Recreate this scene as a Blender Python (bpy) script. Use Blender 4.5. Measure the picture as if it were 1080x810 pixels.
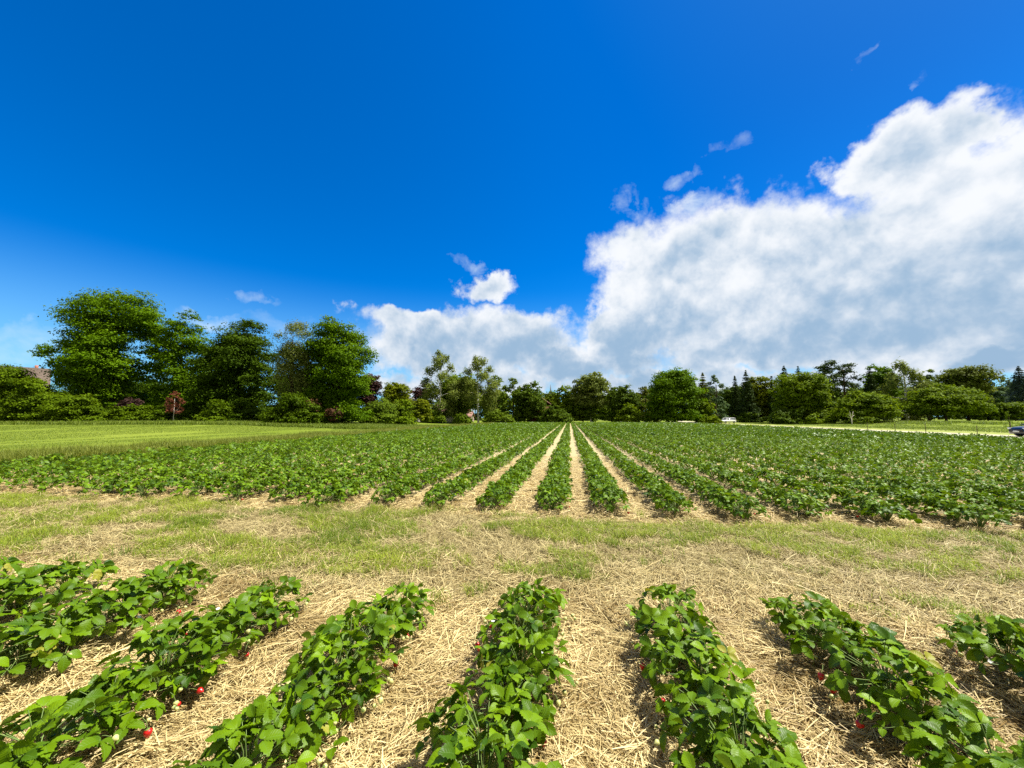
import bpy, math, random
import numpy as np
from mathutils import Vector, Matrix

for o in list(bpy.data.objects):
    bpy.data.objects.remove(o)
SC = bpy.context.scene
COL = SC.collection
R = math.radians

# ------------------------------------------------------------------ camera, light, exposure
CAM_H = 1.6
YAW = R(8.5)                      # the view turns a little left of the rows, which run along +Y
PITCH = R(5.0)
cam_d = bpy.data.cameras.new('camera')
cam_d.sensor_width = 36.0
cam_d.lens = 13.5
cam_d.clip_start = 0.05
cam_d.clip_end = 4000
cam = bpy.data.objects.new('camera', cam_d)
COL.objects.link(cam)
cam.location = (0, 0, CAM_H)
cam.rotation_euler = (R(90) + PITCH, 0, YAW)
SC.camera = cam

SUN_EL = R(60)
SUN_AZ = R(72)                    # clockwise from +Y (the rows), so the sun is high on the right
sun_dir = Vector((math.sin(SUN_AZ) * math.cos(SUN_EL), math.cos(SUN_AZ) * math.cos(SUN_EL), math.sin(SUN_EL)))
sd = bpy.data.lights.new('sun', 'SUN')
sd.energy = 5.0
sd.angle = R(0.5)
sd.color = (1.0, 0.955, 0.87)
sun = bpy.data.objects.new('sun', sd)
COL.objects.link(sun)
sun.rotation_euler = sun_dir.to_track_quat('Z', 'Y').to_euler()

vs = SC.view_settings
vs.view_transform = 'Standard'
vs.look = 'None'
vs.exposure = 0.95
vs.gamma = 1.0
vs.use_curve_mapping = False
SC.cycles.max_bounces = 6
SC.cycles.diffuse_bounces = 3
SC.cycles.glossy_bounces = 2
SC.cycles.transmission_bounces = 4
SC.cycles.transparent_max_bounces = 4
SC.cycles.use_denoising = False


class S:
    """A node socket with arithmetic, so that node maths reads as maths."""
    tree = None

    def __init__(self, sock):
        self.s = sock

    @staticmethod
    def math(op, *args, clamp=False):
        n = S.tree.nodes.new('ShaderNodeMath')
        n.operation = op
        n.use_clamp = clamp
        for i, a in enumerate(args):
            if isinstance(a, S):
                S.tree.links.new(a.s, n.inputs[i])
            else:
                n.inputs[i].default_value = a
        return S(n.outputs[0])

    def __add__(self, o): return S.math('ADD', self, o)
    __radd__ = __add__
    def __sub__(self, o): return S.math('SUBTRACT', self, o)
    def __rsub__(self, o): return S.math('SUBTRACT', o, self)
    def __mul__(self, o): return S.math('MULTIPLY', self, o)
    __rmul__ = __mul__
    def __truediv__(self, o): return S.math('DIVIDE', self, o)
    def __rtruediv__(self, o): return S.math('DIVIDE', o, self)
    def __pow__(self, o): return S.math('POWER', self, o)
    def abs(self): return S.math('ABSOLUTE', self)
    def frac(self): return S.math('FRACT', self)
    def max(self, o): return S.math('MAXIMUM', self, o)
    def min(self, o): return S.math('MINIMUM', self, o)
    def smax(self, o, k): return S.math('SMOOTH_MAX', self, o, k)
    def sat(self): return S.math('ADD', self, 0.0, clamp=True)
    def step(self, a, b):
        n = S.tree.nodes.new('ShaderNodeMapRange')
        n.interpolation_type = 'SMOOTHSTEP'
        S.tree.links.new(self.s, n.inputs[0])
        n.inputs[1].default_value = a
        n.inputs[2].default_value = b
        return S(n.outputs[0])


def vmath(op, a, b=None, scale=None):
    n = S.tree.nodes.new('ShaderNodeVectorMath')
    n.operation = op
    for i, x in enumerate((a, b)):
        if x is None:
            continue
        if isinstance(x, S):
            S.tree.links.new(x.s, n.inputs[i])
        else:
            n.inputs[i].default_value = x
    if scale is not None:
        n.inputs['Scale'].default_value = scale
    return S(n.outputs[0])


def sepxyz(v):
    n = S.tree.nodes.new('ShaderNodeSeparateXYZ')
    S.tree.links.new(v.s, n.inputs[0])
    return S(n.outputs[0]), S(n.outputs[1]), S(n.outputs[2])


def comb(x, y, z):
    n = S.tree.nodes.new('ShaderNodeCombineXYZ')
    for i, a in enumerate((x, y, z)):
        if isinstance(a, S):
            S.tree.links.new(a.s, n.inputs[i])
        else:
            n.inputs[i].default_value = a
    return S(n.outputs[0])


def noise(vec, scale, detail=4, rough=0.5, dist=0.0, color=False):
    n = S.tree.nodes.new('ShaderNodeTexNoise')
    n.inputs['Scale'].default_value = scale
    n.inputs['Detail'].default_value = detail
    n.inputs['Roughness'].default_value = rough
    n.inputs['Distortion'].default_value = dist
    if vec is not None:
        S.tree.links.new(vec.s, n.inputs['Vector'])
    return S(n.outputs['Color' if color else 'Fac'])


def mixc(f, a, b):
    n = S.tree.nodes.new('ShaderNodeMix')
    n.data_type = 'RGBA'
    for sock, x in ((n.inputs[0], f), (n.inputs[6], a), (n.inputs[7], b)):
        if isinstance(x, S):
            S.tree.links.new(x.s, sock)
        else:
            sock.default_value = x if not isinstance(x, tuple) else (x if len(x) == 4 else (*x, 1))
    return S(n.outputs[2])


def texco(kind='Generated'):
    n = S.tree.nodes.new('ShaderNodeTexCoord')
    return S(n.outputs[kind])


# ------------------------------------------------------------------ sky: Nishita daylight with cumulus clouds
def build_world():
    w = bpy.data.worlds.new('World')
    SC.world = w
    w.use_nodes = True
    nt = w.node_tree
    nt.nodes.clear()
    S.tree = nt
    out = nt.nodes.new('ShaderNodeOutputWorld')
    bg = nt.nodes.new('ShaderNodeBackground')
    bg.inputs['Strength'].default_value = 0.1
    nt.links.new(bg.outputs[0], out.inputs[0])
    sky = nt.nodes.new('ShaderNodeTexSky')
    sky.sky_type = 'NISHITA'
    sky.sun_disc = False
    sky.sun_elevation = SUN_EL
    sky.sun_rotation = SUN_AZ
    sky.altitude = 50
    sky.air_density = 1.0
    sky.dust_density = 0.6
    sky.ozone_density = 4.0
    hs = nt.nodes.new('ShaderNodeHueSaturation')
    hs.inputs['Saturation'].default_value = 1.5
    hs.inputs['Value'].default_value = 0.60
    nt.links.new(sky.outputs[0], hs.inputs['Color'])
    d = texco('Generated')
    x, y, z = sepxyz(d)
    az = S.math('ARCTAN2', x, y) * (180 / math.pi) + math.degrees(YAW)
    el = S.math('ARCSINE', z) * (180 / math.pi)
    # ragged edges: bend the sky direction before the cloud shapes are measured
    wc = noise(d, 5.0, 6, 0.6, color=True)
    wx, wy, wz = sepxyz(wc)
    wc2 = noise(d, 17.0, 5, 0.6, color=True)
    w2x, w2y, w2z = sepxyz(wc2)
    azw = az + (wx - 0.5) * 13.0 + (w2x - 0.5) * 5.0
    elw = el + (wy - 0.5) * 9.0 + (w2y - 0.5) * 4.0
    # (azimuth from the view, elevation, half width, half height, strength)
    blobs = CLOUDS
    M = None
    for (a, e, ra, re, s) in blobs:
        qx = (azw - a) / ra
        qy = (elw - e) / re
        q = (1.0 - (qx * qx + qy * qy)) * s
        M = q if M is None else M.smax(q, 0.25)
    n1 = noise(d, 9.0, 9, 0.60)
    def puff(v):
        n = nt.nodes.new('ShaderNodeTexVoronoi')
        n.feature = 'F1'
        n.inputs['Scale'].default_value = 9.0
        n.inputs['Detail'].default_value = 3.0
        n.inputs['Roughness'].default_value = 0.55
        n.inputs['Lacunarity'].default_value = 2.3
        n.normalize = True
        bend = vmath('SCALE', vmath('SUBTRACT', wc2, (0.5, 0.5, 0.5)), scale=0.05)
        nt.links.new(vmath('ADD', v, bend).s, n.inputs['Vector'])
        return 1.0 - S(n.outputs['Distance'])
    p1 = puff(d)
    p2 = puff(vmath('ADD', d, (-0.006, 0.0, 0.026)))
    dens = M + (n1 - 0.5) * 1.5 + (p1 - 0.62) * 0.9
    alpha = dens.step(-0.16, 0.50)
    # thin streaks and wisps
    wisps = None
    for (a, e, ra, re, s) in WISPS:
        qx = (azw - a) / ra
        qy = (elw - e) / re
        q = (1.0 - (qx * qx + qy * qy)).sat() * s
        wisps = q if wisps is None else wisps.max(q)
    wn = noise(d, 16.0, 6, 0.62, 0.4)
    wisp_a = (wisps * (wn - 0.36).max(0.0) * 2.3).sat()
    # light and shade: tops that look to the sun are bright, thick undersides grey
    m1 = noise(d, 7.0, 5, 0.55, 0.2)
    m2 = noise(vmath('ADD', d, (-0.010, 0.0, 0.045)), 7.0, 5, 0.55, 0.2)
    big = noise(d, 3.4, 3, 0.5)
    thick = dens.step(0.25, 1.25)
    low = 1.0 - el.step(3.0, 22.0)
    light = 0.00 + el.step(5.0, 22.0) * 0.44 + (1.0 - el.step(2.0, 6.0)) * 0.30 + (1.0 - thick) * 0.40 + (m1 - m2) * 1.5 + (p1 - p2) * 1.15 + (p1 - 0.6) * 0.35 + (n1 - 0.5) * 0.25 + (big - 0.5) * 0.5
    light = light.sat()
    cc = mixc(light.step(0.0, 1.0), (1.75, 2.6, 3.6), (4.9, 5.05, 5.25))
    tinted = vmath('MULTIPLY', S(hs.outputs[0]), (0.40, 1.20, 1.52))
    tinted = vmath('MULTIPLY', tinted, mixc(az.step(0.0, 58.0) * el.step(8.0, 40.0), (1.0, 1.0, 1.0), (0.60, 0.66, 0.74)))
    tinted = mixc((1.0 - el.step(-1.0, 19.0)) * 0.75, tinted, (1.9, 3.8, 5.6))
    c = mixc(wisp_a, tinted, (4.2, 4.9, 5.3))
    c = mixc(alpha, c, cc)
    # unseen broken grey cloud, added overhead and behind to neutralise the blue fill
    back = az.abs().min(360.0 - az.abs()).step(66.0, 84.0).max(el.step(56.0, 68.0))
    fill_cover = back * (big + (n1 - 0.5) * 0.5).step(0.30, 0.42)
    c = mixc(fill_cover, c, mixc(m1, (1.7, 1.62, 1.5), (3.0, 2.9, 2.75)))
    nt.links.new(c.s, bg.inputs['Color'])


CLOUDS = []
WISPS = []


def _sky(px, py):
    u, v, f = px - 540, py - 405, 405.0
    fw = f * math.cos(PITCH) + v * math.sin(PITCH)
    up = f * math.sin(PITCH) - v * math.cos(PITCH)
    return math.degrees(math.atan2(u, fw)), math.degrees(math.atan2(up, math.hypot(u, fw)))


def _blob(px, py, rx, ry, s=1.0, to=None):
    a, e = _sky(px, py)
    a0, _ = _sky(px - rx, py); a1, _ = _sky(px + rx, py)
    _, e0 = _sky(px, py + ry); _, e1 = _sky(px, py - ry)
    (CLOUDS if to is None else to).append((a, e, abs(a1 - a0) / 2, abs(e1 - e0) / 2, s))


for b in ((722, 300, 100, 78), (835, 300, 130, 88), (965, 285, 140, 120), (1075, 270, 120, 150), (945, 165, 80, 52),
          (1020, 135, 55, 40, .8), (1110, 180, 80, 70), (665, 345, 48, 45), (860, 360, 240, 34), (1010, 205, 90, 60),
          (500, 362, 130, 36), (430, 338, 62, 16, .8), (513, 309, 33, 18, .8), (600, 384, 58, 20), (548, 354, 46, 18, .7),
          (1050, 384, 60, 15), (900, 404, 320, 16, .8), (690, 405, 110, 22, .9), (500, 405, 130, 20, .8)):
    _blob(*b)
for b in ((680, 210, 20, 17, 1), (740, 212, 26, 12, .9), (728, 180, 18, 14, .8), (958, 86, 18, 8, .7), (893, 64, 14, 6, .6),
          (225, 337, 40, 10, .75), (265, 314, 26, 7, .6), (10, 352, 90, 14, .5), (30, 372, 120, 20, .7), (490, 284, 12, 9, .6),
          (770, 160, 20, 9, .5), (330, 345, 80, 12, .4)):
    _blob(*b, to=WISPS)
build_world()


# ------------------------------------------------------------------ helpers
FPX = 405.0
HOR = 405 + FPX * math.tan(PITCH)


def sst(x, a, b):
    t = np.clip((np.asarray(x, float) - a) / (b - a), 0, 1)
    return t * t * (3 - 2 * t)


def gz(x, y):
    """Height of the land: flat under the crop, rising a little towards the trees."""
    x = np.asarray(x, float); y = np.asarray(y, float)
    dep = -x * math.sin(YAW) + y * math.cos(YAW)
    left = 0.75 * sst(-x, 24, 50) * sst(dep, 15, 62)
    right = 0.85 * sst(x, 50, 85)
    back = 0.35 * sst(y, 108, 135) * (1 - sst(np.abs(x - 5), 40, 60))
    return left + right + back


def at(px, dep):
    """Ground point at a bearing (column of the 1080 px wide view) and a distance along the view."""
    X = (px - 540) / (FPX / math.cos(PITCH)) * dep
    x = X * math.cos(YAW) - dep * math.sin(YAW)
    y = X * math.sin(YAW) + dep * math.cos(YAW)
    return x, y


def zat(py, dep):
    """Height at which something that far away stands when it shows at that row."""
    v = py - 405
    t = (FPX * math.sin(PITCH) - v * math.cos(PITCH)) / (FPX * math.cos(PITCH) + v * math.sin(PITCH))
    return CAM_H + dep * t


def in_view(x, y, margin=1.12, near=0.9):
    d = -x * math.sin(YAW) + y * math.cos(YAW)
    X = x * math.cos(YAW) + y * math.sin(YAW)
    return (d > near) & (np.abs(X) < d * 540 / 403.5 * margin + 1.0)


def vnoise(x, y, seed=0):
    """Smooth value noise on the plane, 0..1."""
    x = np.asarray(x, float); y = np.asarray(y, float)
    xi = np.floor(x).astype(np.int64); yi = np.floor(y).astype(np.int64)
    xf = x - xi; yf = y - yi
    u = xf * xf * (3 - 2 * xf); v = yf * yf * (3 - 2 * yf)

    def h(i, j):
        n = (i * 374761393 + j * 668265263 + seed * 974634777) & 0x7fffffff
        n = ((n ^ (n >> 13)) * 1274126177) & 0x7fffffff
        return ((n ^ (n >> 16)) & 0xffff) / 65535.0
    return (h(xi, yi) * (1 - u) + h(xi + 1, yi) * u) * (1 - v) + (h(xi, yi + 1) * (1 - u) + h(xi + 1, yi + 1) * u) * v


def fbm(x, y, seed=0, oct=4):
    a, t, n = 0.5, 0, 0
    for k in range(oct):
        t = t + a * vnoise(x * 2 ** k, y * 2 ** k, seed + k)
        n += a
        a *= 0.5
    return t / n


def np_mesh(name, V, F, mat, attrs=None, smooth=False, uv=None, midx=None):
    """Mesh data from arrays; F is (n, 3) or (n, 4), or a list of both."""
    me = bpy.data.meshes.new(name)
    Fs = F if isinstance(F, list) else [F]
    V = np.asarray(V, np.float32)
    me.vertices.add(len(V))
    me.vertices.foreach_set('co', V.ravel())
    loops = np.concatenate([f.ravel() for f in Fs]).astype(np.int32)
    tot = np.concatenate([np.full(len(f), f.shape[1]) for f in Fs]).astype(np.int32)
    start = np.concatenate([[0], np.cumsum(tot)[:-1]]).astype(np.int32)
    me.loops.add(len(loops))
    me.loops.foreach_set('vertex_index', loops)
    me.polygons.add(len(tot))
    me.polygons.foreach_set('loop_start', start)
    me.polygons.foreach_set('loop_total', tot)
    if smooth:
        me.polygons.foreach_set('use_smooth', np.ones(len(tot), bool))
    for m in (mat if isinstance(mat, (list, tuple)) else [mat]):
        me.materials.append(m)
    if midx is not None:
        me.polygons.foreach_set('material_index', np.asarray(midx, np.int32))
    for k, a in (attrs or {}).items():
        at_ = me.attributes.new(k, 'FLOAT', 'POINT')
        at_.data.foreach_set('value', np.asarray(a, np.float32))
    if uv is not None:
        l = me.uv_layers.new(name='UVMap')
        l.data.foreach_set('uv', np.asarray(uv, np.float32)[loops].ravel())
    me.update(calc_edges=True)
    return me


def link(name, me, parent=None, loc=(0, 0, 0), rotz=0.0, scale=1.0):
    o = bpy.data.objects.new(name, me)
    COL.objects.link(o)
    o.location = loc
    o.rotation_euler = (0, 0, rotz)
    o.scale = (scale,) * 3
    if parent is not None:
        o.parent = parent
    return o


def tag(o, label=None, cat=None, group=None, kind=None):
    if label: o['label'] = label
    if cat: o['category'] = cat
    if group: o['group'] = group
    if kind: o['kind'] = kind
    return o


class MB:
    """Collects quads and triangles and links them as one mesh object."""
    def __init__(self):
        self.v = []; self.f4 = []; self.f3 = []

    def add(self, vs, fs):
        b = len(self.v)
        self.v += [tuple(p) for p in vs]
        for f in fs:
            (self.f4 if len(f) == 4 else self.f3).append([b + i for i in f])
        return self

    def box(self, c, s, rz=0.0):
        x, y, z = s[0] / 2, s[1] / 2, s[2] / 2
        cs, sn = math.cos(rz), math.sin(rz)
        P = []
        for dz in (-z, z):
            for dx, dy in ((-x, -y), (x, -y), (x, y), (-x, y)):
                P.append((c[0] + dx * cs - dy * sn, c[1] + dx * sn + dy * cs, c[2] + dz))
        return self.add(P, [(3, 2, 1, 0), (4, 5, 6, 7), (0, 1, 5, 4), (1, 2, 6, 5), (2, 3, 7, 6), (3, 0, 4, 7)])

    def tube(self, pts, radii, n=7, cap=True):
        pts = [Vector(p) for p in pts]
        V = []
        for i, p in enumerate(pts):
            t = (pts[min(i + 1, len(pts) - 1)] - pts[max(i - 1, 0)]).normalized()
            a = t.cross(Vector((0.3, 0.9, 0.1))).normalized()
            b = t.cross(a)
            for k in range(n):
                w = 2 * math.pi * k / n
                V.append(p + (a * math.cos(w) + b * math.sin(w)) * radii[i])
        F = []
        for i in range(len(pts) - 1):
            for k in range(n):
                F.append((i * n + k, i * n + (k + 1) % n, (i + 1) * n + (k + 1) % n, (i + 1) * n + k))
        if cap:
            e = (len(pts) - 1) * n
            for k in range(1, n - 1):
                F.append((e, e + k, e + k + 1))
        return self.add(V, F)

    def prism(self, poly, y0, y1):
        """An outline in x, z swept from y0 to y1."""
        n = len(poly)
        V = [(x, y0, z) for x, z in poly] + [(x, y1, z) for x, z in poly]
        F = [(i, (i + 1) % n, n + (i + 1) % n, n + i) for i in range(n)]
        for i in range(1, n - 1):
            F.append((0, i + 1, i)); F.append((n, n + i, n + i + 1))
        return self.add(V, F)

    def build(self, name, mat, parent=None, smooth=False, **kw):
        fs = []
        if self.f4: fs.append(np.array(self.f4))
        if self.f3: fs.append(np.array(self.f3))
        return link(name, np_mesh(name, self.v, fs, mat, smooth=smooth), parent, **kw)


def empty(name, loc, rotz=0.0):
    o = bpy.data.objects.new(name, None)
    COL.objects.link(o)
    o.location = loc
    o.rotation_euler = (0, 0, rotz)
    o.empty_display_size = 0.1
    return o


# ------------------------------------------------------------------ materials
def new_mat(name):
    m = bpy.data.materials.new(name)
    m.use_nodes = True
    nt = m.node_tree
    nt.nodes.clear()
    S.tree = nt
    out = nt.nodes.new('ShaderNodeOutputMaterial')
    return m, nt, out


def principled(nt, out, col, rough=0.8, spec=0.3, bump=None, bump_d=0.01, bump_s=0.5, metal=0.0):
    p = nt.nodes.new('ShaderNodeBsdfPrincipled')
    for k, v in (('Base Color', col), ('Roughness', rough), ('Specular IOR Level', spec), ('Metallic', metal)):
        if isinstance(v, S):
            nt.links.new(v.s, p.inputs[k])
        else:
            p.inputs[k].default_value = (*v, 1) if isinstance(v, tuple) else v
    if bump is not None:
        b = nt.nodes.new('ShaderNodeBump')
        b.inputs['Distance'].default_value = bump_d
        b.inputs['Strength'].default_value = bump_s
        nt.links.new(bump.s, b.inputs['Height'])
        nt.links.new(b.outputs[0], p.inputs['Normal'])
    nt.links.new(p.outputs[0], out.inputs[0])
    return p


def attr(name):
    n = S.tree.nodes.new('ShaderNodeAttribute')
    n.attribute_name = name
    return S(n.outputs['Fac'])


def plain(name, col, rough=0.6, spec=0.4, var=0.15, scale=6.0, metal=0.0):
    m, nt, out = new_mat(name)
    n = noise(texco('Object'), scale, 5, 0.6)
    c = mixc(n, tuple(v * (1 - var) for v in col), tuple(min(1, v * (1 + var)) for v in col))
    principled(nt, out, c, rough, spec, n, 0.004, 0.4, metal)
    return m


_leafm = {}


def leaf_mat(col, transl=0.28, hue=(0.0, 0.0), gloss=0.04):
    """Foliage of one kind: every leaf carries its own tint."""
    key = (col, transl, hue)
    if key in _leafm:
        return _leafm[key]
    m, nt, out = new_mat('leaves')
    t = attr('tint')
    a = tuple(v * 0.62 for v in col)
    b = (min(1, col[0] * 1.55 + hue[0]), min(1, col[1] * 1.38 + hue[1]), col[2] * 1.25)
    c = mixc(t, a, b)
    p = principled(nt, out, c, 0.6, gloss)
    tr = nt.nodes.new('ShaderNodeBsdfTranslucent')
    c2 = mixc(t, (a[0] * 1.5, a[1] * 1.5, a[2]), (b[0] * 1.7, b[1] * 1.5, b[2]))
    nt.links.new(c2.s, tr.inputs[0])
    mx = nt.nodes.new('ShaderNodeMixShader')
    mx.inputs[0].default_value = transl
    nt.links.new(p.outputs[0], mx.inputs[1])
    nt.links.new(tr.outputs[0], mx.inputs[2])
    nt.links.new(mx.outputs[0], out.inputs[0])
    _leafm[key] = m
    return m


def bark_mat(name, col, dark, scale=2.0):
    m, nt, out = new_mat(name)
    o = texco('Object')
    st = vmath('MULTIPLY', o, (6.0, 6.0, 1.0))
    n = noise(st, scale, 6, 0.65)
    c = mixc(n.step(0.35, 0.65), dark, col)
    principled(nt, out, c, 0.9, 0.15, n, 0.03, 0.8)
    return m


def birch_mat():
    m, nt, out = new_mat('birch_bark')
    o = texco('Object')
    n = noise(vmath('MULTIPLY', o, (1.2, 1.2, 5.0)), 1.6, 5, 0.6)
    c = mixc(n.step(0.56, 0.66), (0.62, 0.60, 0.54), (0.07, 0.065, 0.06))
    principled(nt, out, c, 0.8, 0.2)
    return m


def crop_leaf_mat():
    """Strawberry leaflet: a pale midrib, side veins that ripple the surface, a soft gloss."""
    m, nt, out = new_mat('strawberry_leaf')
    t = attr('tint')
    uvn = texco('UV')
    u, v, _ = sepxyz(uvn)
    side = (u - 0.5).abs() * 2.0
    vein = ((v * 7.5 - side * 1.7).frac() - 0.5).abs() * 2.0
    mid = 1.0 - side.step(0.0, 0.10)
    pn = noise(texco('Object'), 60.0, 3, 0.6)
    base = mixc(t, (0.020, 0.060, 0.001), (0.172, 0.290, 0.001))
    base = mixc((pn - 0.5) * 0.5 + 0.15, base, (0.09, 0.18, 0.010))
    base = mixc((mid * 0.3 + (1.0 - vein.step(0.0, 0.25)) * 0.08).sat(), base, (0.13, 0.24, 0.05))
    sick = t.step(0.965, 0.985)
    base = mixc(sick, base, (0.26, 0.26, 0.03))
    bump = vein.step(0.0, 0.6) * 0.7 - mid * 0.6 + pn * 0.3
    p = principled(nt, out, base, 0.41, 0.16, bump, 0.002, 0.35)
    geo = nt.nodes.new('ShaderNodeNewGeometry')
    under = mixc(S(geo.outputs['Backfacing']), base, (0.105, 0.19, 0.02))
    nt.links.new(under.s, p.inputs['Base Color'])
    tr = nt.nodes.new('ShaderNodeBsdfTranslucent')
    c2 = vmath('MULTIPLY', base, (2.0, 1.75, 0.7))
    nt.links.new(c2.s, tr.inputs[0])
    mx = nt.nodes.new('ShaderNodeMixShader')
    mx.inputs[0].default_value = 0.18
    nt.links.new(p.outputs[0], mx.inputs[1])
    nt.links.new(tr.outputs[0], mx.inputs[2])
    nt.links.new(mx.outputs[0], out.inputs[0])
    return m


def blade_mat(name, a, b, transl=0.2, rough=0.6):
    """Grass or straw: colour runs from a to b with each blade's own tint."""
    m, nt, out = new_mat(name)
    t = attr('tint')
    c = mixc(t, a, b)
    p = principled(nt, out, c, rough, 0.3)
    if transl:
        tr = nt.nodes.new('ShaderNodeBsdfTranslucent')
        nt.links.new(vmath('SCALE', c, scale=1.3).s, tr.inputs[0])
        mx = nt.nodes.new('ShaderNodeMixShader')
        mx.inputs[0].default_value = transl
        nt.links.new(p.outputs[0], mx.inputs[1])
        nt.links.new(tr.outputs[0], mx.inputs[2])
        nt.links.new(mx.outputs[0], out.inputs[0])
    return m


M_CROP = crop_leaf_mat()
M_STEM = plain('stem', (0.16, 0.24, 0.06), 0.5, 0.3)
M_RIPE = plain('ripe_fruit', (0.50, 0.012, 0.010), 0.28, 0.5, 0.25, 140)
M_PALE = plain('unripe_fruit', (0.52, 0.52, 0.19), 0.4, 0.4, 0.15, 140)
M_PETAL = plain('petal', (0.82, 0.82, 0.78), 0.6, 0.2, 0.04)
M_STRAW = blade_mat('straw', (0.23, 0.148, 0.04), (0.79, 0.65, 0.315), 0.12, 0.5)
M_DRY = blade_mat('dry_grass', (0.20, 0.15, 0.055), (0.60, 0.51, 0.24), 0.15)
M_GRASS = blade_mat('grass', (0.085, 0.155, 0.004), (0.34, 0.40, 0.030), 0.3)
M_TALL = blade_mat('tall_grass', (0.10, 0.142, 0.008), (0.28, 0.31, 0.042), 0.3)
M_LAWN = blade_mat('lawn', (0.09, 0.145, 0.008), (0.215, 0.27, 0.028), 0.3)
M_BARK = bark_mat('bark', (0.12, 0.09, 0.06), (0.035, 0.027, 0.02))
M_PINEBARK = bark_mat('pine_bark', (0.20, 0.11, 0.06), (0.05, 0.035, 0.025))
M_BIRCH = birch_mat()


# ------------------------------------------------------------------ ground
ROW0 = -0.32                       # the row nearest below the viewer; rows stand 1 m apart
NEAR_END = 3.2
FAR_START = 6.3
FIELD_L, FIELD_R, FIELD_END = -16.9, 29.2, 108.0
TRACK_L, TRACK_R = 33.8, 39.6


def relief(x, y):
    """Small bumps of straw and soil close to the viewer; rows sit on a low ridge."""
    row = np.cos((x - ROW0) * 2 * math.pi)
    crop = np.clip(1 - sst(y, NEAR_END - .2, NEAR_END + .4) + sst(y, FAR_START - .5, FAR_START + .1), 0, 1)
    return 0.035 * (fbm(x * 2.2, y * 2.2, 3) - 0.5) + 0.04 * (fbm(x * 7, y * 7, 5, 3) - 0.5) + 0.03 * crop * row + 0.02


def meadow_mat():
    m, nt, out = new_mat('meadow')
    o = texco('Object')
    x, y, z = sepxyz(o)
    big = noise(o, 0.06, 5, 0.6)
    st = noise(vmath('MULTIPLY', o, (1.0, 0.08, 1.0)), 0.55, 4, 0.6)
    fine = noise(o, 5.0, 6, 0.7)
    tiny = noise(o, 40.0, 3, 0.7)
    f = (big * 0.75 + st * 0.25 + (fine - 0.5) * 0.7 + (tiny - 0.5) * 0.5)
    c = mixc(f.step(0.25, 0.8), (0.11, 0.165, 0.010), (0.225, 0.275, 0.035))
    c = mixc((noise(o, 0.9, 5, 0.65).step(0.56, 0.75)) * 0.5, c, (0.27, 0.29, 0.07))
    principled(nt, out, c, 0.9, 0.1, fine + tiny, 0.05, 0.7)
    return m


def field_mat():
    """Straw between the rows, trodden grass and straw on the headland."""
    m, nt, out = new_mat('straw_ground')
    o = texco('Object')
    x, y, z = sepxyz(o)
    a = noise(vmath('MULTIPLY', o, (1.0, 0.25, 1.0)), 90.0, 4, 0.7, 1.5)
    b = noise(vmath('MULTIPLY', o, (0.25, 1.0, 1.0)), 75.0, 4, 0.7, 1.5)
    f = a.max(b)
    mid = noise(o, 3.0, 5, 0.6)
    c = mixc(f.step(0.42, 0.72), (0.09, 0.058, 0.02), (0.46, 0.365, 0.16))
    c = mixc((mid.step(0.42, 0.7)) * 0.4, c, (0.25, 0.165, 0.06))
    c = mixc(y.step(6.0, 9.0) * 0.65, c, mixc(mid, (0.44, 0.36, 0.19), (0.60, 0.51, 0.30)))
    head = (y + (noise(o, 0.8, 4, 0.6) - 0.5) * 1.2)
    hm = head.step(3.3, 4.0) * (1.0 - head.step(6.0, 6.5))
    g = noise(o, 0.75, 5, 0.65)
    dry = mixc(f.step(0.40, 0.70), (0.12, 0.09, 0.04), (0.42, 0.35, 0.17))
    dry = mixc(g.step(0.50, 0.66) * 0.6, dry, (0.15, 0.20, 0.02))
    c = mixc(hm * 0.85, c, dry)
    principled(nt, out, c, 0.85, 0.15, f, 0.012, 0.8)
    return m


def track_mat():
    m, nt, out = new_mat('track')
    o = texco('Object')
    n = noise(o, 2.0, 6, 0.65)
    x, y, z = sepxyz(o)
    rut = ((x - (TRACK_L + TRACK_R) / 2).abs() - 0.8).abs().step(0.3, 0.7)
    c = mixc(n, (0.36, 0.32, 0.23), (0.56, 0.51, 0.38))
    c = mixc(rut * 0.35 * n, c, (0.30, 0.32, 0.12))
    principled(nt, out, c, 0.95, 0.1, n, 0.02, 0.6)
    return m


def dry_verge_mat():
    m, nt, out = new_mat('dry_verge')
    n = noise(texco('Object'), 1.5, 6, 0.65)
    principled(nt, out, mixc(n.step(.3, .7), (0.16, 0.22, 0.03), (0.33, 0.34, 0.10)), 0.95, 0.1, n, 0.03, 0.6)
    return m


def sheet(name, xs, ys, zf, mat):
    X, Y = np.meshgrid(xs, ys)
    V = np.stack([X.ravel(), Y.ravel(), zf(X, Y).ravel()], 1)
    nx, ny = len(xs), len(ys)
    i = (np.arange(ny - 1)[:, None] * nx + np.arange(nx - 1)[None]).ravel()
    return tag(link(name, np_mesh(name, V, np.stack([i, i + 1, i + nx + 1, i + nx], 1), mat, smooth=True)), kind='structure')


def axis(lo, hi, fine):
    core = np.arange(-200, 200.1, fine)
    out = [-3000, -2000, -1200, -700, -420, -280]
    return np.array([v for v in out + list(core) + [-v for v in reversed(out)] if lo <= v <= hi])


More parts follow.
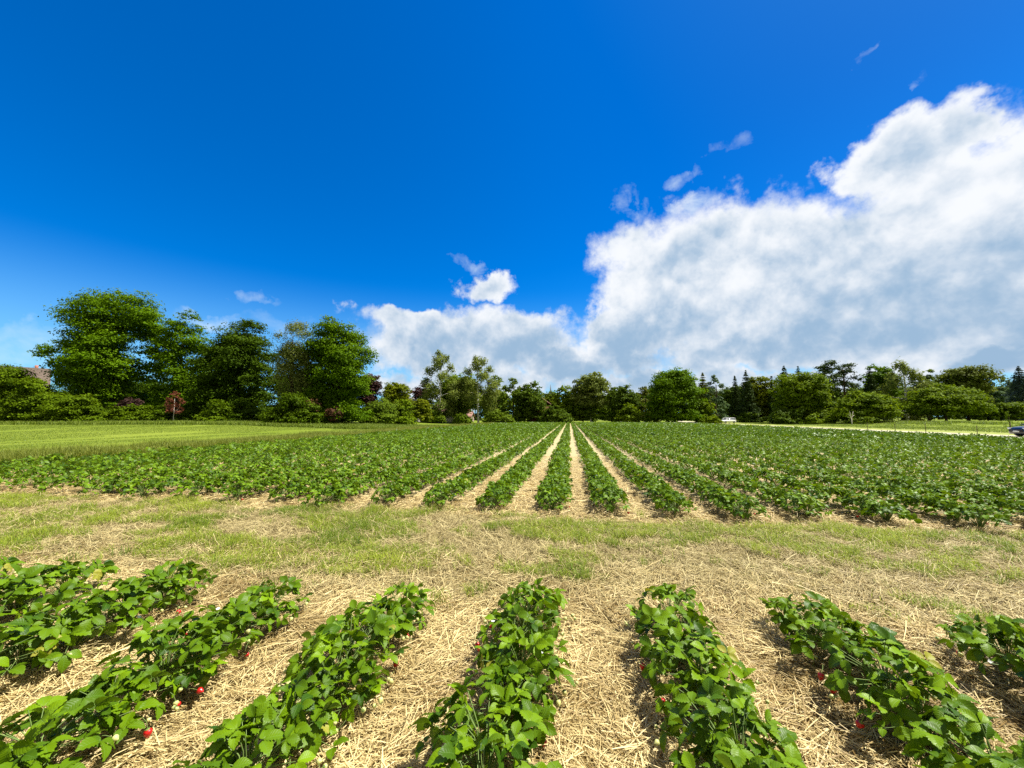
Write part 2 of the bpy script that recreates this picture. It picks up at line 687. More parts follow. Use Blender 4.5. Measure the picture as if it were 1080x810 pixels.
sheet('ground', axis(-3000, 3000, 2), axis(-3000, 3000, 4), lambda x, y: gz(x, y) - 0.03, meadow_mat())
M_FIELD = field_mat()
xs = np.concatenate([np.arange(FIELD_L - .6, -13, 0.3), np.arange(-13, 13, 0.045), np.arange(13, FIELD_R + .6, 0.3)])
ys = np.concatenate([np.arange(-3, 0.8, 0.2), np.arange(0.8, 8.6, 0.045)])
sheet('straw_ground', xs, ys, lambda x, y: relief(x, y), M_FIELD)
sheet('field_soil', np.arange(FIELD_L - .6, FIELD_R + .61, 0.5), np.concatenate([np.arange(8.56, FIELD_END, 1.0), [FIELD_END]]),
      lambda x, y: 0.02 + 0.0 * x, M_FIELD)
sheet('dry_verge', np.linspace(TRACK_R - .2, 48.5, 6), np.arange(-20, 150, 2.0), lambda x, y: gz(x, y) + 0.005 + 0.0 * x, dry_verge_mat())
sheet('farm_track', np.linspace(TRACK_L, TRACK_R, 8), np.arange(-20, 150, 2.0), lambda x, y: gz(x, y) + 0.02 + 0.0 * x, track_mat())


# ------------------------------------------------------------------ straw and grass, which nobody could count
rng = np.random.default_rng(7)


def straw_mesh(name, x, y, z, length, width, r, mat, tilt=0.12, tint=None):
    """Flat-lying stalks: each a folded strip with its own heading and tint."""
    n = len(x)
    a = fbm(x * 1.3, y * 1.3, 71, 2) * 14 + r.normal(0, .75, n)
    p = r.normal(0, tilt, n)
    d = np.stack([np.cos(a) * np.cos(p), np.sin(a) * np.cos(p), np.sin(p)], 1)
    s = np.stack([-np.sin(a), np.cos(a), r.normal(0, .5, n)], 1)
    s /= np.linalg.norm(s, axis=1)[:, None]
    c = np.stack([x, y, z + np.abs(d[:, 2]) * length * .35], 1)
    L = (d.T * length / 2).T
    W = (s.T * width / 2).T
    bend = np.cross(d, s) * (r.normal(0, .04, n) * length)[:, None]
    V = np.stack([c - L - W, c - L + W, c + bend + W, c + bend - W, c + L + W * .8, c + L - W * .8], 1).reshape(-1, 3)
    b = np.arange(n) * 6
    F = np.concatenate([np.stack([b, b + 3, b + 2, b + 1], 1), np.stack([b + 3, b + 5, b + 4, b + 2], 1)])
    t = r.uniform(0, 1, n) if tint is None else tint
    return np_mesh(name, V, F, mat, {'tint': np.repeat(t, 6)})


def blade_mesh(name, x, y, z, length, width, r, mat, lean=0.5, tint=None):
    """Upright blades that bend over: two quads narrowing to a tip."""
    n = len(x)
    a = r.uniform(0, math.pi * 2, n)
    le = np.abs(r.normal(lean, .3, n))
    o = np.stack([np.cos(a), np.sin(a), np.zeros(n)], 1)
    s = np.stack([-np.sin(a), np.cos(a), np.zeros(n)], 1) * (width / 2)[:, None]
    b0 = np.stack([x, y, z], 1)
    m = b0 + o * (length * .30 * le)[:, None]; m[:, 2] += length * .6
    e = b0 + o * (length * .85 * le)[:, None]; e[:, 2] += length * np.clip(1.0 - .45 * le, .25, 1)
    V = np.stack([b0 - s, b0 + s, m + s * .8, m - s * .8, e], 1).reshape(-1, 3)
    b = np.arange(n) * 5
    t = r.uniform(0, 1, n) if tint is None else tint
    return np_mesh(name, V, [np.stack([b, b + 1, b + 2, b + 3], 1), np.stack([b + 3, b + 2, b + 4], 1)], mat, {'tint': np.repeat(t, 5)})


def scatter(x0, x1, y0, y1, dens, r, mask=None, margin=1.08):
    n = int((x1 - x0) * (y1 - y0) * dens)
    x = r.uniform(x0, x1, n); y = r.uniform(y0, y1, n)
    k = in_view(x, y, margin)
    x, y = x[k], y[k]
    if mask is not None:
        k = r.uniform(0, 1, len(x)) < mask(x, y)
        x, y = x[k], y[k]
    return x, y


def headland(x, y):
    w = y + (fbm(x * .8, y * .8, 21) - .5) * 1.4
    return sst(w, 3.2, 3.9) * (1 - sst(w, 6.0, 6.5))


def green_patch(x, y):
    g = fbm(x * 1.1 + 3, y * 1.7, 40, 3) * .55 + fbm(x * 4.5, y * 5.5, 44, 3) * .45
    edge = 0.07 * sst(y, 4.6, 5.8) - .05 * (1 - sst(y, 3.6, 4.6)) + 0.04 * sst(-x, 1.0, 4)
    return sst(g + edge, 0.522, 0.62) * headland(x, y)


# straw close by, on the paths and round the plants
x, y = scatter(-7, 7, 1.0, 4.4, 4600, rng, lambda x, y: 1 - .75 * headland(x, y))
n = len(x)
big = fbm(x * 1.5, y * 1.5, 60)
tint = np.clip(rng.normal(.52, .30, n) + (big - .5) * 1.2, 0, 1)
tag(link('straw_mulch', straw_mesh('straw_mulch', x, y, relief(x, y) + rng.uniform(.0, .03, n), .04 + .24 * rng.uniform(0, 1, n) ** 1.8,
         rng.uniform(.002, .0055, n), rng, M_STRAW, tint=tint)), 'golden straw stalks strewn thickly on the paths around the nearest rows', 'straw', kind='stuff')
x, y = scatter(-22, 22, 5.6, 16.0, 900, rng, lambda x, y: (1 - headland(x, y)) * np.where(y < 7.3, 1, .25 + .75 * (np.cos((x - ROW0) * 2 * math.pi) < -.1)) * (1 - .75 * sst(y, 8, 15)))
n = len(x)
tag(link('straw_mulch', straw_mesh('straw_mulch', x, y, np.where(y < 8.5, relief(x, y), .02) + rng.uniform(.0, .03, n), rng.uniform(.08, .24, n),
         rng.uniform(.005, .010, n), rng, M_STRAW)), 'pale straw lying along the front of the long crop rows and on their paths', 'straw', kind='stuff')
# the headland: dry stalks, then green tufts over them
x, y = scatter(-12, 12, 2.9, 7.0, 2600, rng, lambda x, y: .15 + .85 * headland(x, y))
n = len(x)
tag(link('dry_grass', straw_mesh('dry_grass', x, y, relief(x, y) + rng.uniform(.0, .03, n), rng.uniform(.05, .2, n),
         rng.uniform(.003, .006, n), rng, M_DRY, .25)), 'dry trampled hay on the strip between near and far rows', 'hay', kind='stuff')
x, y = scatter(-12, 12, 2.9, 7.2, 5200, rng, green_patch)
n = len(x)
gp = fbm(x * 2.5, y * 2.5, 80)
tag(link('grass', blade_mesh('grass', x, y, relief(x, y), rng.uniform(.03, .14, n) * (.4 + 1.2 * gp), rng.uniform(.0025, .006, n), rng, M_GRASS, .9,
         np.clip(rng.normal(.5, .25, n) + (fbm(x, y, 90) - .5), 0, 1))), 'short patchy green grass on the trampled strip between rows', 'grass', kind='stuff')
# taller tufts here and there on the headland and at the row ends
nt_ = 330
cx = rng.uniform(-11, 11, nt_); cy = rng.uniform(3.1, 6.6, nt_)
k = in_view(cx, cy) & (rng.uniform(0, 1, nt_) < .15 + green_patch(cx, cy))
cx, cy = cx[k], cy[k]
m = 46
x = np.repeat(cx, m) + rng.normal(0, .05, len(cx) * m); y = np.repeat(cy, m) + rng.normal(0, .05, len(cx) * m); n = len(x)
tag(link('grass_tufts', blade_mesh('grass_tufts', x, y, relief(x, y), rng.uniform(.06, .2, n) * np.repeat(rng.uniform(.5, 1.2, len(cx)), m), rng.uniform(.003, .006, n), rng, M_GRASS, .8,
         np.clip(np.repeat(rng.uniform(0, .8, len(cx)), m) + rng.normal(0, .15, n), 0, 1))), 'taller green grass tufts standing out on the trampled strip', 'grass', kind='stuff')
# rough grass along the left edge of the field, thinning towards the mown meadow
x = rng.uniform(FIELD_L - 3.8, FIELD_L - .1, 200000); y = 6 + rng.uniform(0, 1, 200000) ** 1.9 * 100
k = in_view(x, y) & (fbm(x * .6, y * .35, 12) + .25 * sst(x, FIELD_L - 3.4, FIELD_L - .8) > .46)
x, y = x[k], y[k]; n = len(x)
dd = np.hypot(x, y)
tag(link('tall_grass', blade_mesh('tall_grass', x, y, gz(x, y) - .03, rng.uniform(.25, .72, n) * (.5 + .8 * fbm(x * .5, y * .5, 31)), .006 + dd * .00035, rng, M_TALL, .5)),
    'tall rough olive grass along the left edge of the crop', 'grass', kind='stuff')


def meadow_edge(x, y):
    """Distance along the view at which the uncut strip in front of the left trees begins."""
    dep = -x * math.sin(YAW) + y * math.cos(YAW)
    return dep


n = 150000
px = rng.uniform(-60, 560, n); dp = rng.uniform(50, 67, n)
x, y = at(px, dp)
k = (x < FIELD_L - 4) & (dp + 2.0 * fbm(x * .2, y * .2, 77) > 53)
x, y, dp = x[k], y[k], dp[k]; n = len(x)
tag(link('meadow_grass', blade_mesh('meadow_grass', x, y, gz(x, y) - .03, rng.uniform(.25, .7, n), np.full(n, .045), rng, M_LAWN, .5)),
    'uncut bright green grass in front of the big trees on the left', 'grass', kind='stuff')
# mown meadow: short stubble that breaks up the sheet
n = 160000
px = rng.uniform(-60, 560, n); dp = 14 + 40 * rng.uniform(0, 1, n) ** .8
x, y = at(px, dp)
k = (x < FIELD_L - 2.2) & (fbm(x * .5, y * .1, 15) > .40)
x, y, dp = x[k], y[k], dp[k]; n = len(x)
tag(link('mown_grass', blade_mesh('mown_grass', x, y, gz(x, y) - .03, rng.uniform(.03, .09, n), .006 + dp * .0005, rng, M_LAWN, .9)),
    'short mown meadow grass left of the crop', 'grass', kind='stuff')
# verge beyond the crop and either side of the track
n = 120000
x = rng.uniform(FIELD_R + .2, TRACK_R + 34, n); y = rng.uniform(10, 120, n)
k = in_view(x, y) & ((x < TRACK_L - .2) | (x > TRACK_R + 5)) & (fbm(x * .3, y * .3, 19) > .42)
x, y = x[k], y[k]; n = len(x)
hgt = np.where(x < TRACK_L, .12, .16 + .35 * sst(x, 62, 70))
tag(link('verge_grass', blade_mesh('verge_grass', x, y, gz(x, y) - .03, rng.uniform(.5, 1.3, n) * hgt, .01 + np.hypot(x, y) * .0004, rng, M_LAWN, .6)),
    'green verge grass on both sides of the pale farm track', 'grass', kind='stuff')


# ------------------------------------------------------------------ strawberry plants
def leaflet_template(lod):
    """One leaflet along +Y from its base, unit length: vertices, faces, uv. Toothed, folded along the midrib."""
    if lod == 0:
        ts = np.linspace(0, 1, 14)
        ss = np.array([-1, -.5, 0, .5, 1])
        wid = .37 * np.sin(np.pi * ts ** .90) ** .78 * (.80 + .34 * ts)
        wid[0] = .03; wid[-1] = .05
        tooth = np.where(np.arange(14) % 2 == 0, .90, 1.06)
        V, UV = [], []
        for i, t in enumerate(ts):
            for s in ss:
                w = wid[i] * (tooth[i] if abs(s) == 1 else 1)
                z = .46 * abs(s) * wid[i] - .12 * abs(s) ** 2.5 * .43 - .26 * t * t + .02 * math.cos(i * math.pi) * abs(s)
                V.append((s * w, t + .05 * (1 - abs(s)) * (t > .95), z))
                UV.append((.5 + s * .5, t))
        F = [(i * 5 + j, i * 5 + j + 1, (i + 1) * 5 + j + 1, (i + 1) * 5 + j) for i in range(13) for j in range(4)]
    elif lod == 1:
        V = [(0, 0, 0), (-.40, .45, .05), (0, .5, -.05), (.40, .45, .05), (-.25, .88, -.08), (0, 1, -.2), (.25, .88, -.08)]
        UV = [(.5, 0), (0, .45), (.5, .5), (1, .45), (.1, .88), (.5, 1), (.9, .88)]
        F = [(0, 2, 1, 1), (0, 3, 2, 2), (1, 2, 5, 4), (2, 3, 6, 5)]
    else:
        V = [(0, 0, 0), (-.42, .6, .03), (.42, .6, .03), (0, 1, -.15)]
        UV = [(.5, 0), (0, .6), (1, .6), (.5, 1)]
        F = [(0, 2, 3, 1)]
    return np.array(V, float), F, np.array(UV, float)


LT = {k: leaflet_template(k) for k in (0, 1, 2)}


def basis(out, up):
    out = out / np.linalg.norm(out)
    side = np.cross(out, up); side /= np.linalg.norm(side)
    up = np.cross(side, out)
    return side, out, up


def plant_leaves(r, n, spread=.32, height=.27, lscale=1.0, across=.78, tilt=.52):
    """Leaf poses of one plant: (tip of the stalk, outward heading, up normal, length)."""
    L = []
    for k in range(n):
        a = r.uniform(0, 2 * math.pi)
        q = math.sqrt((k + r.uniform(.2, .8)) / n)
        rad = spread * q * r.uniform(.85, 1.05)
        h = height * (1 - .62 * q ** 2.6) * r.uniform(.82, 1.12)
        tip = np.array([math.cos(a) * rad * across, math.sin(a) * rad, max(h, .03)])
        o = np.array([math.cos(a), math.sin(a), 0])
        pitch = r.normal(.15 - .5 * q, .48)
        yaw = r.normal(0, .6)
        o2 = np.array([o[0] * math.cos(yaw) - o[1] * math.sin(yaw), o[0] * math.sin(yaw) + o[1] * math.cos(yaw), 0])
        out = o2 * math.cos(pitch) + np.array([0, 0, math.sin(pitch)])
        up = np.array([r.normal(0, tilt), r.normal(0, tilt), 1.0])
        L.append((tip, out, up, lscale * r.uniform(.044, .084)))
    return L


def foliage_arrays(leaves, lod, r):
    Vt, Ft, Ut = LT[lod]
    V, Fq, Ft3, U, T = [], [], [], [], []
    b = 0
    for tip, out, up, ln in leaves:
        s, o, u = basis(out, up)
        tint = np.clip(r.normal(.5, .24), 0, .95)
        if r.uniform() < .004: tint = 1.0
        if lod < 2:
            poses = [(0, 1.0), (1.25, .92), (-1.25, .92)]
        else:
            poses = [(0, 1.35), (2.0, 1.2), (-2.0, 1.2)]
        for ang, k in poses:
            ang += r.normal(0, .12)
            d = o * math.cos(ang) + s * math.sin(ang)
            d = d + u * r.normal(.02, .16)
            s2, d2, u2 = basis(d, u + s * r.normal(0, .25))
            w = ln * k * r.uniform(.9, 1.1)
            P = tip + (Vt[:, :1] * s2 + Vt[:, 1:2] * d2 + Vt[:, 2:3] * u2) * w + d2 * .006
            V.append(P); U.append(Ut)
            T.append(np.full(len(P), np.clip(tint + r.normal(0, .05), 0, .96) if tint < 1 else 1.0))
            for f in Ft:
                f2 = [b + i for i in f]
                if f2[2] == f2[3]:
                    Ft3.append(f2[:3])
                else:
                    Fq.append(f2)
            b += len(P)
    F = [np.array(Fq)] if Fq else []
    if Ft3: F.append(np.array(Ft3))
    return np.concatenate(V), F, np.concatenate(U), np.concatenate(T)


def stems_mesh(leaves):
    mb = MB()
    for tip, out, up, ln in leaves:
        m = tip * .5 + np.array([0, 0, .05]) - np.append(tip[:2] * .12, 0)
        mb.tube([tip * .08, m, tip], [.0026, .0022, .0016], 4, cap=False)
    fs = [np.array(mb.f4)]
    return np_mesh('stalks', mb.v, fs, M_STEM)


def berry_mesh(mat, length=.032, wid=.013):
    mb = MB()
    pr = [(0.0, .35), (.12, .85), (.32, 1.0), (.55, .86), (.8, .5), (.95, .2), (1.0, .02)]
    n = 9
    V = [(math.cos(2 * math.pi * k / n) * wid * q, math.sin(2 * math.pi * k / n) * wid * q, -t * length) for t, q in pr for k in range(n)]
    F = [(i * n + k, (i + 1) * n + k, (i + 1) * n + (k + 1) % n, i * n + (k + 1) % n) for i in range(len(pr) - 1) for k in range(n)]
    mb.add(V, F)
    return np_mesh('berry', mb.v, [np.array(mb.f4)], mat, smooth=True)


def calyx_mesh():
    mb = MB()
    for k in range(6):
        a = k * math.pi / 3
        c, s = math.cos(a), math.sin(a)
        mb.add([(0, 0, .002), (c * .005 - s * .003, s * .005 + c * .003, .001), (c * .010, s * .010, -.001), (c * .005 + s * .003, s * .005 - c * .003, .001)], [(0, 3, 2, 1)])
    mb.tube([(0, 0, .001), (.006, 0, .03), (.02, .004, .05)], [.0013, .0012, .001], 4)
    fs = [np.array(mb.f4)] + ([np.array(mb.f3)] if mb.f3 else [])
    return np_mesh('calyx', mb.v, fs, M_STEM)


def flower_mesh():
    mb = MB()
    for k in range(5):
        a = k * 2 * math.pi / 5
        c, s = math.cos(a), math.sin(a)
        mb.add([(0, 0, 0), (c * .008 - s * .006, s * .008 + c * .006, .002), (c * .014, s * .014, .003), (c * .008 + s * .006, s * .008 - c * .006, .002)], [(0, 3, 2, 1)])
    return np_mesh('flower', mb.v, [np.array(mb.f4)], M_PETAL)


VAR = []
for k in range(12):
    pr = np.random.default_rng(100 + k)
    lv = plant_leaves(pr, 42 + (k % 4) * 5, height=.24 + .02 * (k % 3))
    Vv, Ff, Uu, Tt = foliage_arrays(lv, 0, pr)
    VAR.append((np_mesh('foliage', Vv, Ff, M_CROP, {'tint': Tt}, smooth=True, uv=Uu), stems_mesh(lv)))
ME_RIPE, ME_PALE, ME_CALYX, ME_FLOWER = berry_mesh(M_RIPE, .036, .0155), berry_mesh(M_PALE, .026, .0125), calyx_mesh(), flower_mesh()

ORD = ['first', 'second', 'third', 'fourth', 'fifth', 'sixth', 'seventh', 'eighth', 'ninth', 'tenth', 'eleventh', 'twelfth', 'thirteenth',
       'fourteenth', 'fifteenth', 'sixteenth', 'seventeenth', 'eighteenth', 'nineteenth', 'twentieth', 'twenty-first', 'twenty-second', 'twenty-third',
       'twenty-fourth', 'twenty-fifth', 'twenty-sixth', 'twenty-seventh', 'twenty-eighth', 'twenty-ninth', 'thirtieth', 'thirty-first', 'thirty-second']


def row_x(k, y):
    return ROW0 + k + .05 * (vnoise(k * 3.7, np.asarray(y, float) * .5, 5) - .5)


def near_row_name(k):
    if k == 0: return 'middle near row'
    return f'{ORD[abs(k) - 1]} near row {"left" if k < 0 else "right"} of middle'


def far_row_name(k):
    if k <= 0: return f'{ORD[-k]} far row left of the straightest path'
    return f'{ORD[k - 1]} far row right of the straightest path'


def make_plant(x, y, r, fruit, scale, label, group):
    root = empty('strawberry_plant', (x, y, float(relief(np.float64(x), np.float64(y)))), 0)
    tag(root, label, 'strawberry plant', group)
    me_f, me_s = VAR[r.integers(len(VAR))]
    rz = (0 if r.uniform() < .5 else math.pi) + r.normal(0, .35)
    link('foliage', me_f, root, rotz=rz, scale=scale)
    if fruit == 0:
        return root
    link('stalks', me_s, root, rotz=rz, scale=scale)

    def spot(lo, hi, zl, zh):
        sgn = -1 if r.uniform() < .5 else 1
        return (sgn * r.uniform(lo, hi), r.uniform(-.17, .17), r.uniform(zl, zh))
    nr, np_, nf = (r.choice([0, 0, 1, 1, 1, 2]), r.integers(3, 8), r.choice([0, 0, 1])) if fruit == 2 else (r.choice([0, 0, 1]), r.choice([0, 1]), 0)
    for _ in range(nr):
        b = link('ripe_berry', ME_RIPE, root, spot(.20, .30, .035, .08), r.uniform(0, 6))
        b.rotation_euler = (r.normal(0, .5), r.normal(0, .5), r.uniform(0, 6)); b.scale = (r.uniform(.8, 1.2),) * 3
        link('calyx', ME_CALYX, b)
    for _ in range(np_):
        b = link('unripe_berry', ME_PALE, root, spot(.18, .32, .03, .15))
        b.rotation_euler = (r.normal(0, 1.1), r.normal(0, 1.1), r.uniform(0, 6)); b.scale = (r.uniform(.7, 1.2),) * 3
        link('calyx', ME_CALYX, b)
    for _ in range(nf):
        b = link('flower', ME_FLOWER, root, spot(.10, .26, .12, .2))
        b.rotation_euler = (r.normal(.3, .4), r.normal(0, .4), r.uniform(0, 6))
    return root


NEAR_ENDS = {-2: 2.8, -1: 2.85, 0: 3.08, 1: 3.05, 2: 3.08, 3: 3.05, 4: 3.0}
# near block: short ends of the rows, running back past the viewer
pr = np.random.default_rng(2024)
n_ind = 0
for k in range(-6, 6):
    y = NEAR_ENDS.get(k, 2.9) + pr.uniform(-.06, .06)
    i = 0
    while y > .95:
        x = float(row_x(k, y)) + pr.normal(0, .02)
        if in_view(np.float64(x), np.float64(y), 1.08, .3):
            make_plant(x, y, pr, 2, pr.uniform(.88, 1.15) * (.9 if i == 0 else 1.0) * (1.16 if k <= -3 else 1.04), f'strawberry plant, {ORD[i]} from the grass strip, {near_row_name(k)}', 'strawberry plants of the near rows')
            n_ind += 1
        y -= pr.uniform(.25, .33)
        i += 1

# far block: the same plants standing in long rows; the nearest ones are things, the rest is one mass
cand = []
for k in range(-16, 30):
    y = 6.6 + pr.uniform(-.16, .2)
    i = 0
    while y < FIELD_END - .4:
        x = float(row_x(k, y))
        if in_view(np.float64(x), np.float64(y), 1.10):
            cand.append((x * x + y * y, k, i, x, y))
        i += 1
        y += pr.uniform(.27, .33) if y < 45 else pr.uniform(.36, .44)
cand.sort()
for d2, k, i, x, y in cand[:300 - n_ind]:
    make_plant(x, y, pr, 1 if i < 2 else 0, pr.uniform(1.0, 1.2), f'strawberry plant, {ORD[i]} from the grass strip, {far_row_name(k)}', 'strawberry plants at the front of the far rows')

rest = np.array([(x, y) for d2, k, i, x, y in cand[300 - n_ind:]])
dist = np.hypot(rest[:, 0], rest[:, 1])
Vs, F4, F3, Us, Ts, base = [], [], [], [], [], 0
for lo, hi, lod, nl, lsc, nvar in ((0, 15, 1, 40, 1.0, 10), (15, 32, 1, 30, 1.12, 8), (32, 60, 2, 27, 1.3, 8), (60, 200, 2, 16, 1.75, 8)):
    P = rest[(dist >= lo) & (dist < hi)]
    which = pr.integers(0, nvar, len(P))
    for v in range(nvar):
        vr = np.random.default_rng(500 + v + lod * 50 + nl)
        Vv, Ff, Uu, Tt = foliage_arrays(plant_leaves(vr, nl, .36, .30, lsc, .80 if lod < 2 else .73, .72), lod, vr)
        Q = P[which == v]
        m = len(Q)
        if m == 0: continue
        sc = pr.uniform(.78, 1.22, m) * np.where(pr.uniform(0, 1, m) < .03, .55, 1.0); rz = np.where(pr.uniform(0, 1, m) < .5, 0, math.pi) + pr.normal(0, .35, m)
        c, s = np.cos(rz) * sc, np.sin(rz) * sc
        zb = np.where(Q[:, 1] < 8.5, relief(Q[:, 0], Q[:, 1]), .02)
        W = np.stack([Vv[None, :, 0] * c[:, None] - Vv[None, :, 1] * s[:, None] + Q[:, :1],
                      Vv[None, :, 0] * s[:, None] + Vv[None, :, 1] * c[:, None] + Q[:, 1:2],
                      Vv[None, :, 2] * sc[:, None] + zb[:, None]], 2)
        nv = len(Vv)
        offs = base + np.arange(m) * nv
        Vs.append(W.reshape(-1, 3)); Us.append(np.tile(Uu, (m, 1)))
        Ts.append(np.clip(np.tile(Tt, m) + np.repeat(pr.normal(0, .10, m), nv), 0, .96))
        for f in Ff:
            g = (f[None] + offs[:, None, None]).reshape(-1, f.shape[1])
            (F4 if f.shape[1] == 4 else F3).append(g)
        base += m * nv
fs = [np.concatenate(F4)] + ([np.concatenate(F3)] if F3 else [])
tag(link('strawberry_plants', np_mesh('strawberry_plants', np.concatenate(Vs), fs, M_CROP, {'tint': np.concatenate(Ts)}, uv=np.concatenate(Us))),
    'long green strawberry rows running away to the trees behind the front plants', 'strawberry plants', kind='stuff')
print('PLANTS', n_ind, len(cand), base)


# ------------------------------------------------------------------ trees, shrubs
def leaf_quads(P, N, size, r, aspect=.62):
    n = len(P)
    t = r.normal(0, 1, (n, 3))
    t -= N * np.sum(t * N, 1)[:, None]
    t /= np.linalg.norm(t, axis=1)[:, None]
    b = np.cross(N, t)
    a = (size / 2)[:, None]
    V = np.stack([P - t * a, P + b * a * aspect + N * a * .12, P + t * a, P - b * a * aspect + N * a * .12], 1).reshape(-1, 3)
    return V, np.arange(n * 4).reshape(-1, 4)


LEAF_MULT = 5.0


def crown_points(lobes, r, per, leaf, flat=.55, sub=18, spread=.20, fill=.2, droop=0.0):
    """Leaves in small sprays round the outside of each lobe; gaps stay between the sprays."""
    P, N = [], []
    for (c, rad, rz) in lobes:
        c = np.array(c, float)
        ns = max(5, int(sub))
        d = r.normal(0, 1, (ns, 3)); d /= np.linalg.norm(d, axis=1)[:, None]
        d[:, 2] = np.where(d[:, 2] < -.55, -d[:, 2] * .4, d[:, 2])
        q = r.uniform(.62, 1.02, ns)
        q[: int(ns * fill)] = r.uniform(.1, .6, int(ns * fill))
        sc = c + d * q[:, None] * np.array([rad, rad, rz])
        m = max(3, int(LEAF_MULT * per * rad * rz / ns / (leaf * leaf)))
        k = np.repeat(np.arange(ns), m)
        g = r.normal(0, 1, (len(k), 3)) * np.array([spread * rad, spread * rad, spread * rz * flat])
        pp = sc[k] + g
        if droop:
            pp[:, 2] -= droop * np.abs(r.normal(0, 1, len(k))) * rz
        nn = .5 * d[k] + .35 * g / (np.linalg.norm(g, axis=1)[:, None] + 1e-6) + np.array([0, 0, .6]) + r.normal(0, .48, (len(k), 3))
        P.append(pp); N.append(nn / np.linalg.norm(nn, axis=1)[:, None])
    return np.concatenate(P), np.concatenate(N)


def crown_object(root, P, N, leaf, col, r, transl=.28, aspect=.62, hue=(0, 0)):
    size = leaf * r.uniform(.65, 1.35, len(P))
    V, F = leaf_quads(P, N, size, r, aspect)
    lowf = vnoise(P[:, 0] * .6 + 50, P[:, 2] * .6 + P[:, 1] * .37, 3)
    t = np.clip(r.normal(.42, .2, len(P)) + (lowf - .5) * .5, 0, 1)
    return link('crown', np_mesh('crown', V, F, leaf_mat(col, transl, hue), {'tint': np.repeat(t, 4)}), root)


def trunk_object(root, h, rad, tips, r, mat, lean=0.0, n=8, extra=()):
    """Tapered trunk with a flare at the foot and limbs that run out into the crown."""
    mb = MB()
    j = lambda s: r.normal(0, s)
    top = (lean * h + j(.02 * h), j(.02 * h), h)
    pts = [(0, 0, -.15), (j(.02), j(.02), .4), (top[0] * .35 + j(.03 * h * .3), top[1] * .4, h * .4), (top[0] * .7, top[1] * .7, h * .72), top]
    mb.tube(pts, [rad * 1.5, rad * 1.05, rad * .85, rad * .6, rad * .22], n)
    for tip in tips:
        tip = np.array(tip, float)
        z0 = min(max(h * r.uniform(.3, .75), h * .25), max(tip[2] - .3, h * .2))
        st = np.array([top[0] * z0 / h, top[1] * z0 / h, z0])
        mid = st * .45 + tip * .55 + np.array([j(.3), j(.3), .04 * h])
        mb.tube([st, mid, tip], [rad * .42, rad * .25, rad * .08], 5)
    for e in extra:
        mb.tube(*e)
    return mb.build('trunk', mat, root, smooth=True)


def box_lobes(w, z0, z1, r, kind='broad', depth=None):
    """Lobes that fill a crown of width w between heights z0 and z1."""
    depth = depth or w * .8
    H = z1 - z0
    zc = (z0 + z1) / 2
    L = []
    if kind == 'broad':
        n = 26
        base = min(w, H) * .19
        for i in range(n):
            z = 1 - 2 * (i + .5) / n
            ph = i * 2.39996 + r.uniform(-.4, .4)
            q = math.sqrt(max(0, 1 - z * z)) ** .8
            rad = base * r.uniform(.6, 1.35)
            k = r.uniform(.74, 1.16)
            xx = math.cos(ph) * q * (w / 2 - rad * .8) * k
            yy = math.sin(ph) * q * (depth / 2 - rad * .8) * k
            zz = zc + z * (H / 2 - rad * .75) * k
            L.append(((xx, yy, max(zz, rad * .7)), rad, rad * .82))
        for i in range(7):
            rad = base * 1.4
            L.append(((r.uniform(-.22, .22) * w, r.uniform(-.22, .22) * depth, zc + r.uniform(-.3, .25) * H), rad, rad))
        if z0 < 1.0:        # low boughs down to the ground
            for i in range(9):
                ph = i * 2 * math.pi / 9 + r.uniform(-.3, .3)
                rad = base * r.uniform(.6, 1.0)
                k = r.uniform(.6, .85)
                L.append(((math.cos(ph) * w / 2 * k, math.sin(ph) * depth / 2 * k, rad * r.uniform(.5, 1.3)), rad, rad * .8))
    elif kind == 'dome':
        n = 18
        base = w * .15
        for i in range(n):
            ph = i * 2.39996; q = math.sqrt((i + .5) / n)
            rad = base * r.uniform(.8, 1.3)
            zz = z0 + (H - rad) * math.sqrt(max(0, 1 - (q * .92) ** 2)) * r.uniform(.85, 1.02)
            L.append(((math.cos(ph) * q * (w / 2 - rad * .7), math.sin(ph) * q * (depth / 2 - rad * .7), max(zz, z0 + rad * .5)), rad, rad * .8))
            if q > .45:
                L.append(((math.cos(ph + .4) * q * (w / 2 - rad * .7), math.sin(ph + .4) * q * (depth / 2 - rad * .7), max(z0 + rad * .6, zz * .5)), rad, rad * .8))
        L.append(((0, 0, zc * .9), w * .24, H * .3))
    elif kind == 'column':
        n = 18
        for i in range(n):
            t = (i + .5) / n
            rr = w / 2 * 1.22 * (math.sin(math.pi * min(1, .12 + t * .88)) ** .6 * (1 - .30 * t) + .08)
            rad = w * .22 * r.uniform(.75, 1.2) * (1.15 - .5 * t)
            ph = i * 2.39996 + r.uniform(-.4, .4)
            k = max(0, rr - rad * .6)
            L.append(((math.cos(ph) * k, math.sin(ph) * k, z0 + H * t * .97), rad, max(rad, H / n * 1.3)))
    elif kind == 'bush':
        n = max(8, int(9 * w / max(H, .1)))
        n = min(n, 22)
        for i in range(n):
            rad = H * .30 * r.uniform(.8, 1.25)
            x = r.uniform(-1, 1)
            top = math.sqrt(1 - .75 * x * x)
            if z0 == 0:
                L.append(((x * (w / 2 - rad * .6), r.uniform(-.5, .5) * depth * .6, rad * .45), rad * 1.1, rad * .7))
            L.append(((x * (w / 2 - rad * .6), r.uniform(-.5, .5) * depth * .7, z0 + max(rad * .55, (H * top - rad * .8) * r.uniform(.35, 1.0))), rad, rad * .85))
    return L


def set_down(name, px, dep, label, cat, group=None):
    x, y = at(px, dep)
    root = empty(name, (x, y, float(gz(x, y)) - .03), YAW)
    return tag(root, label, cat, group)


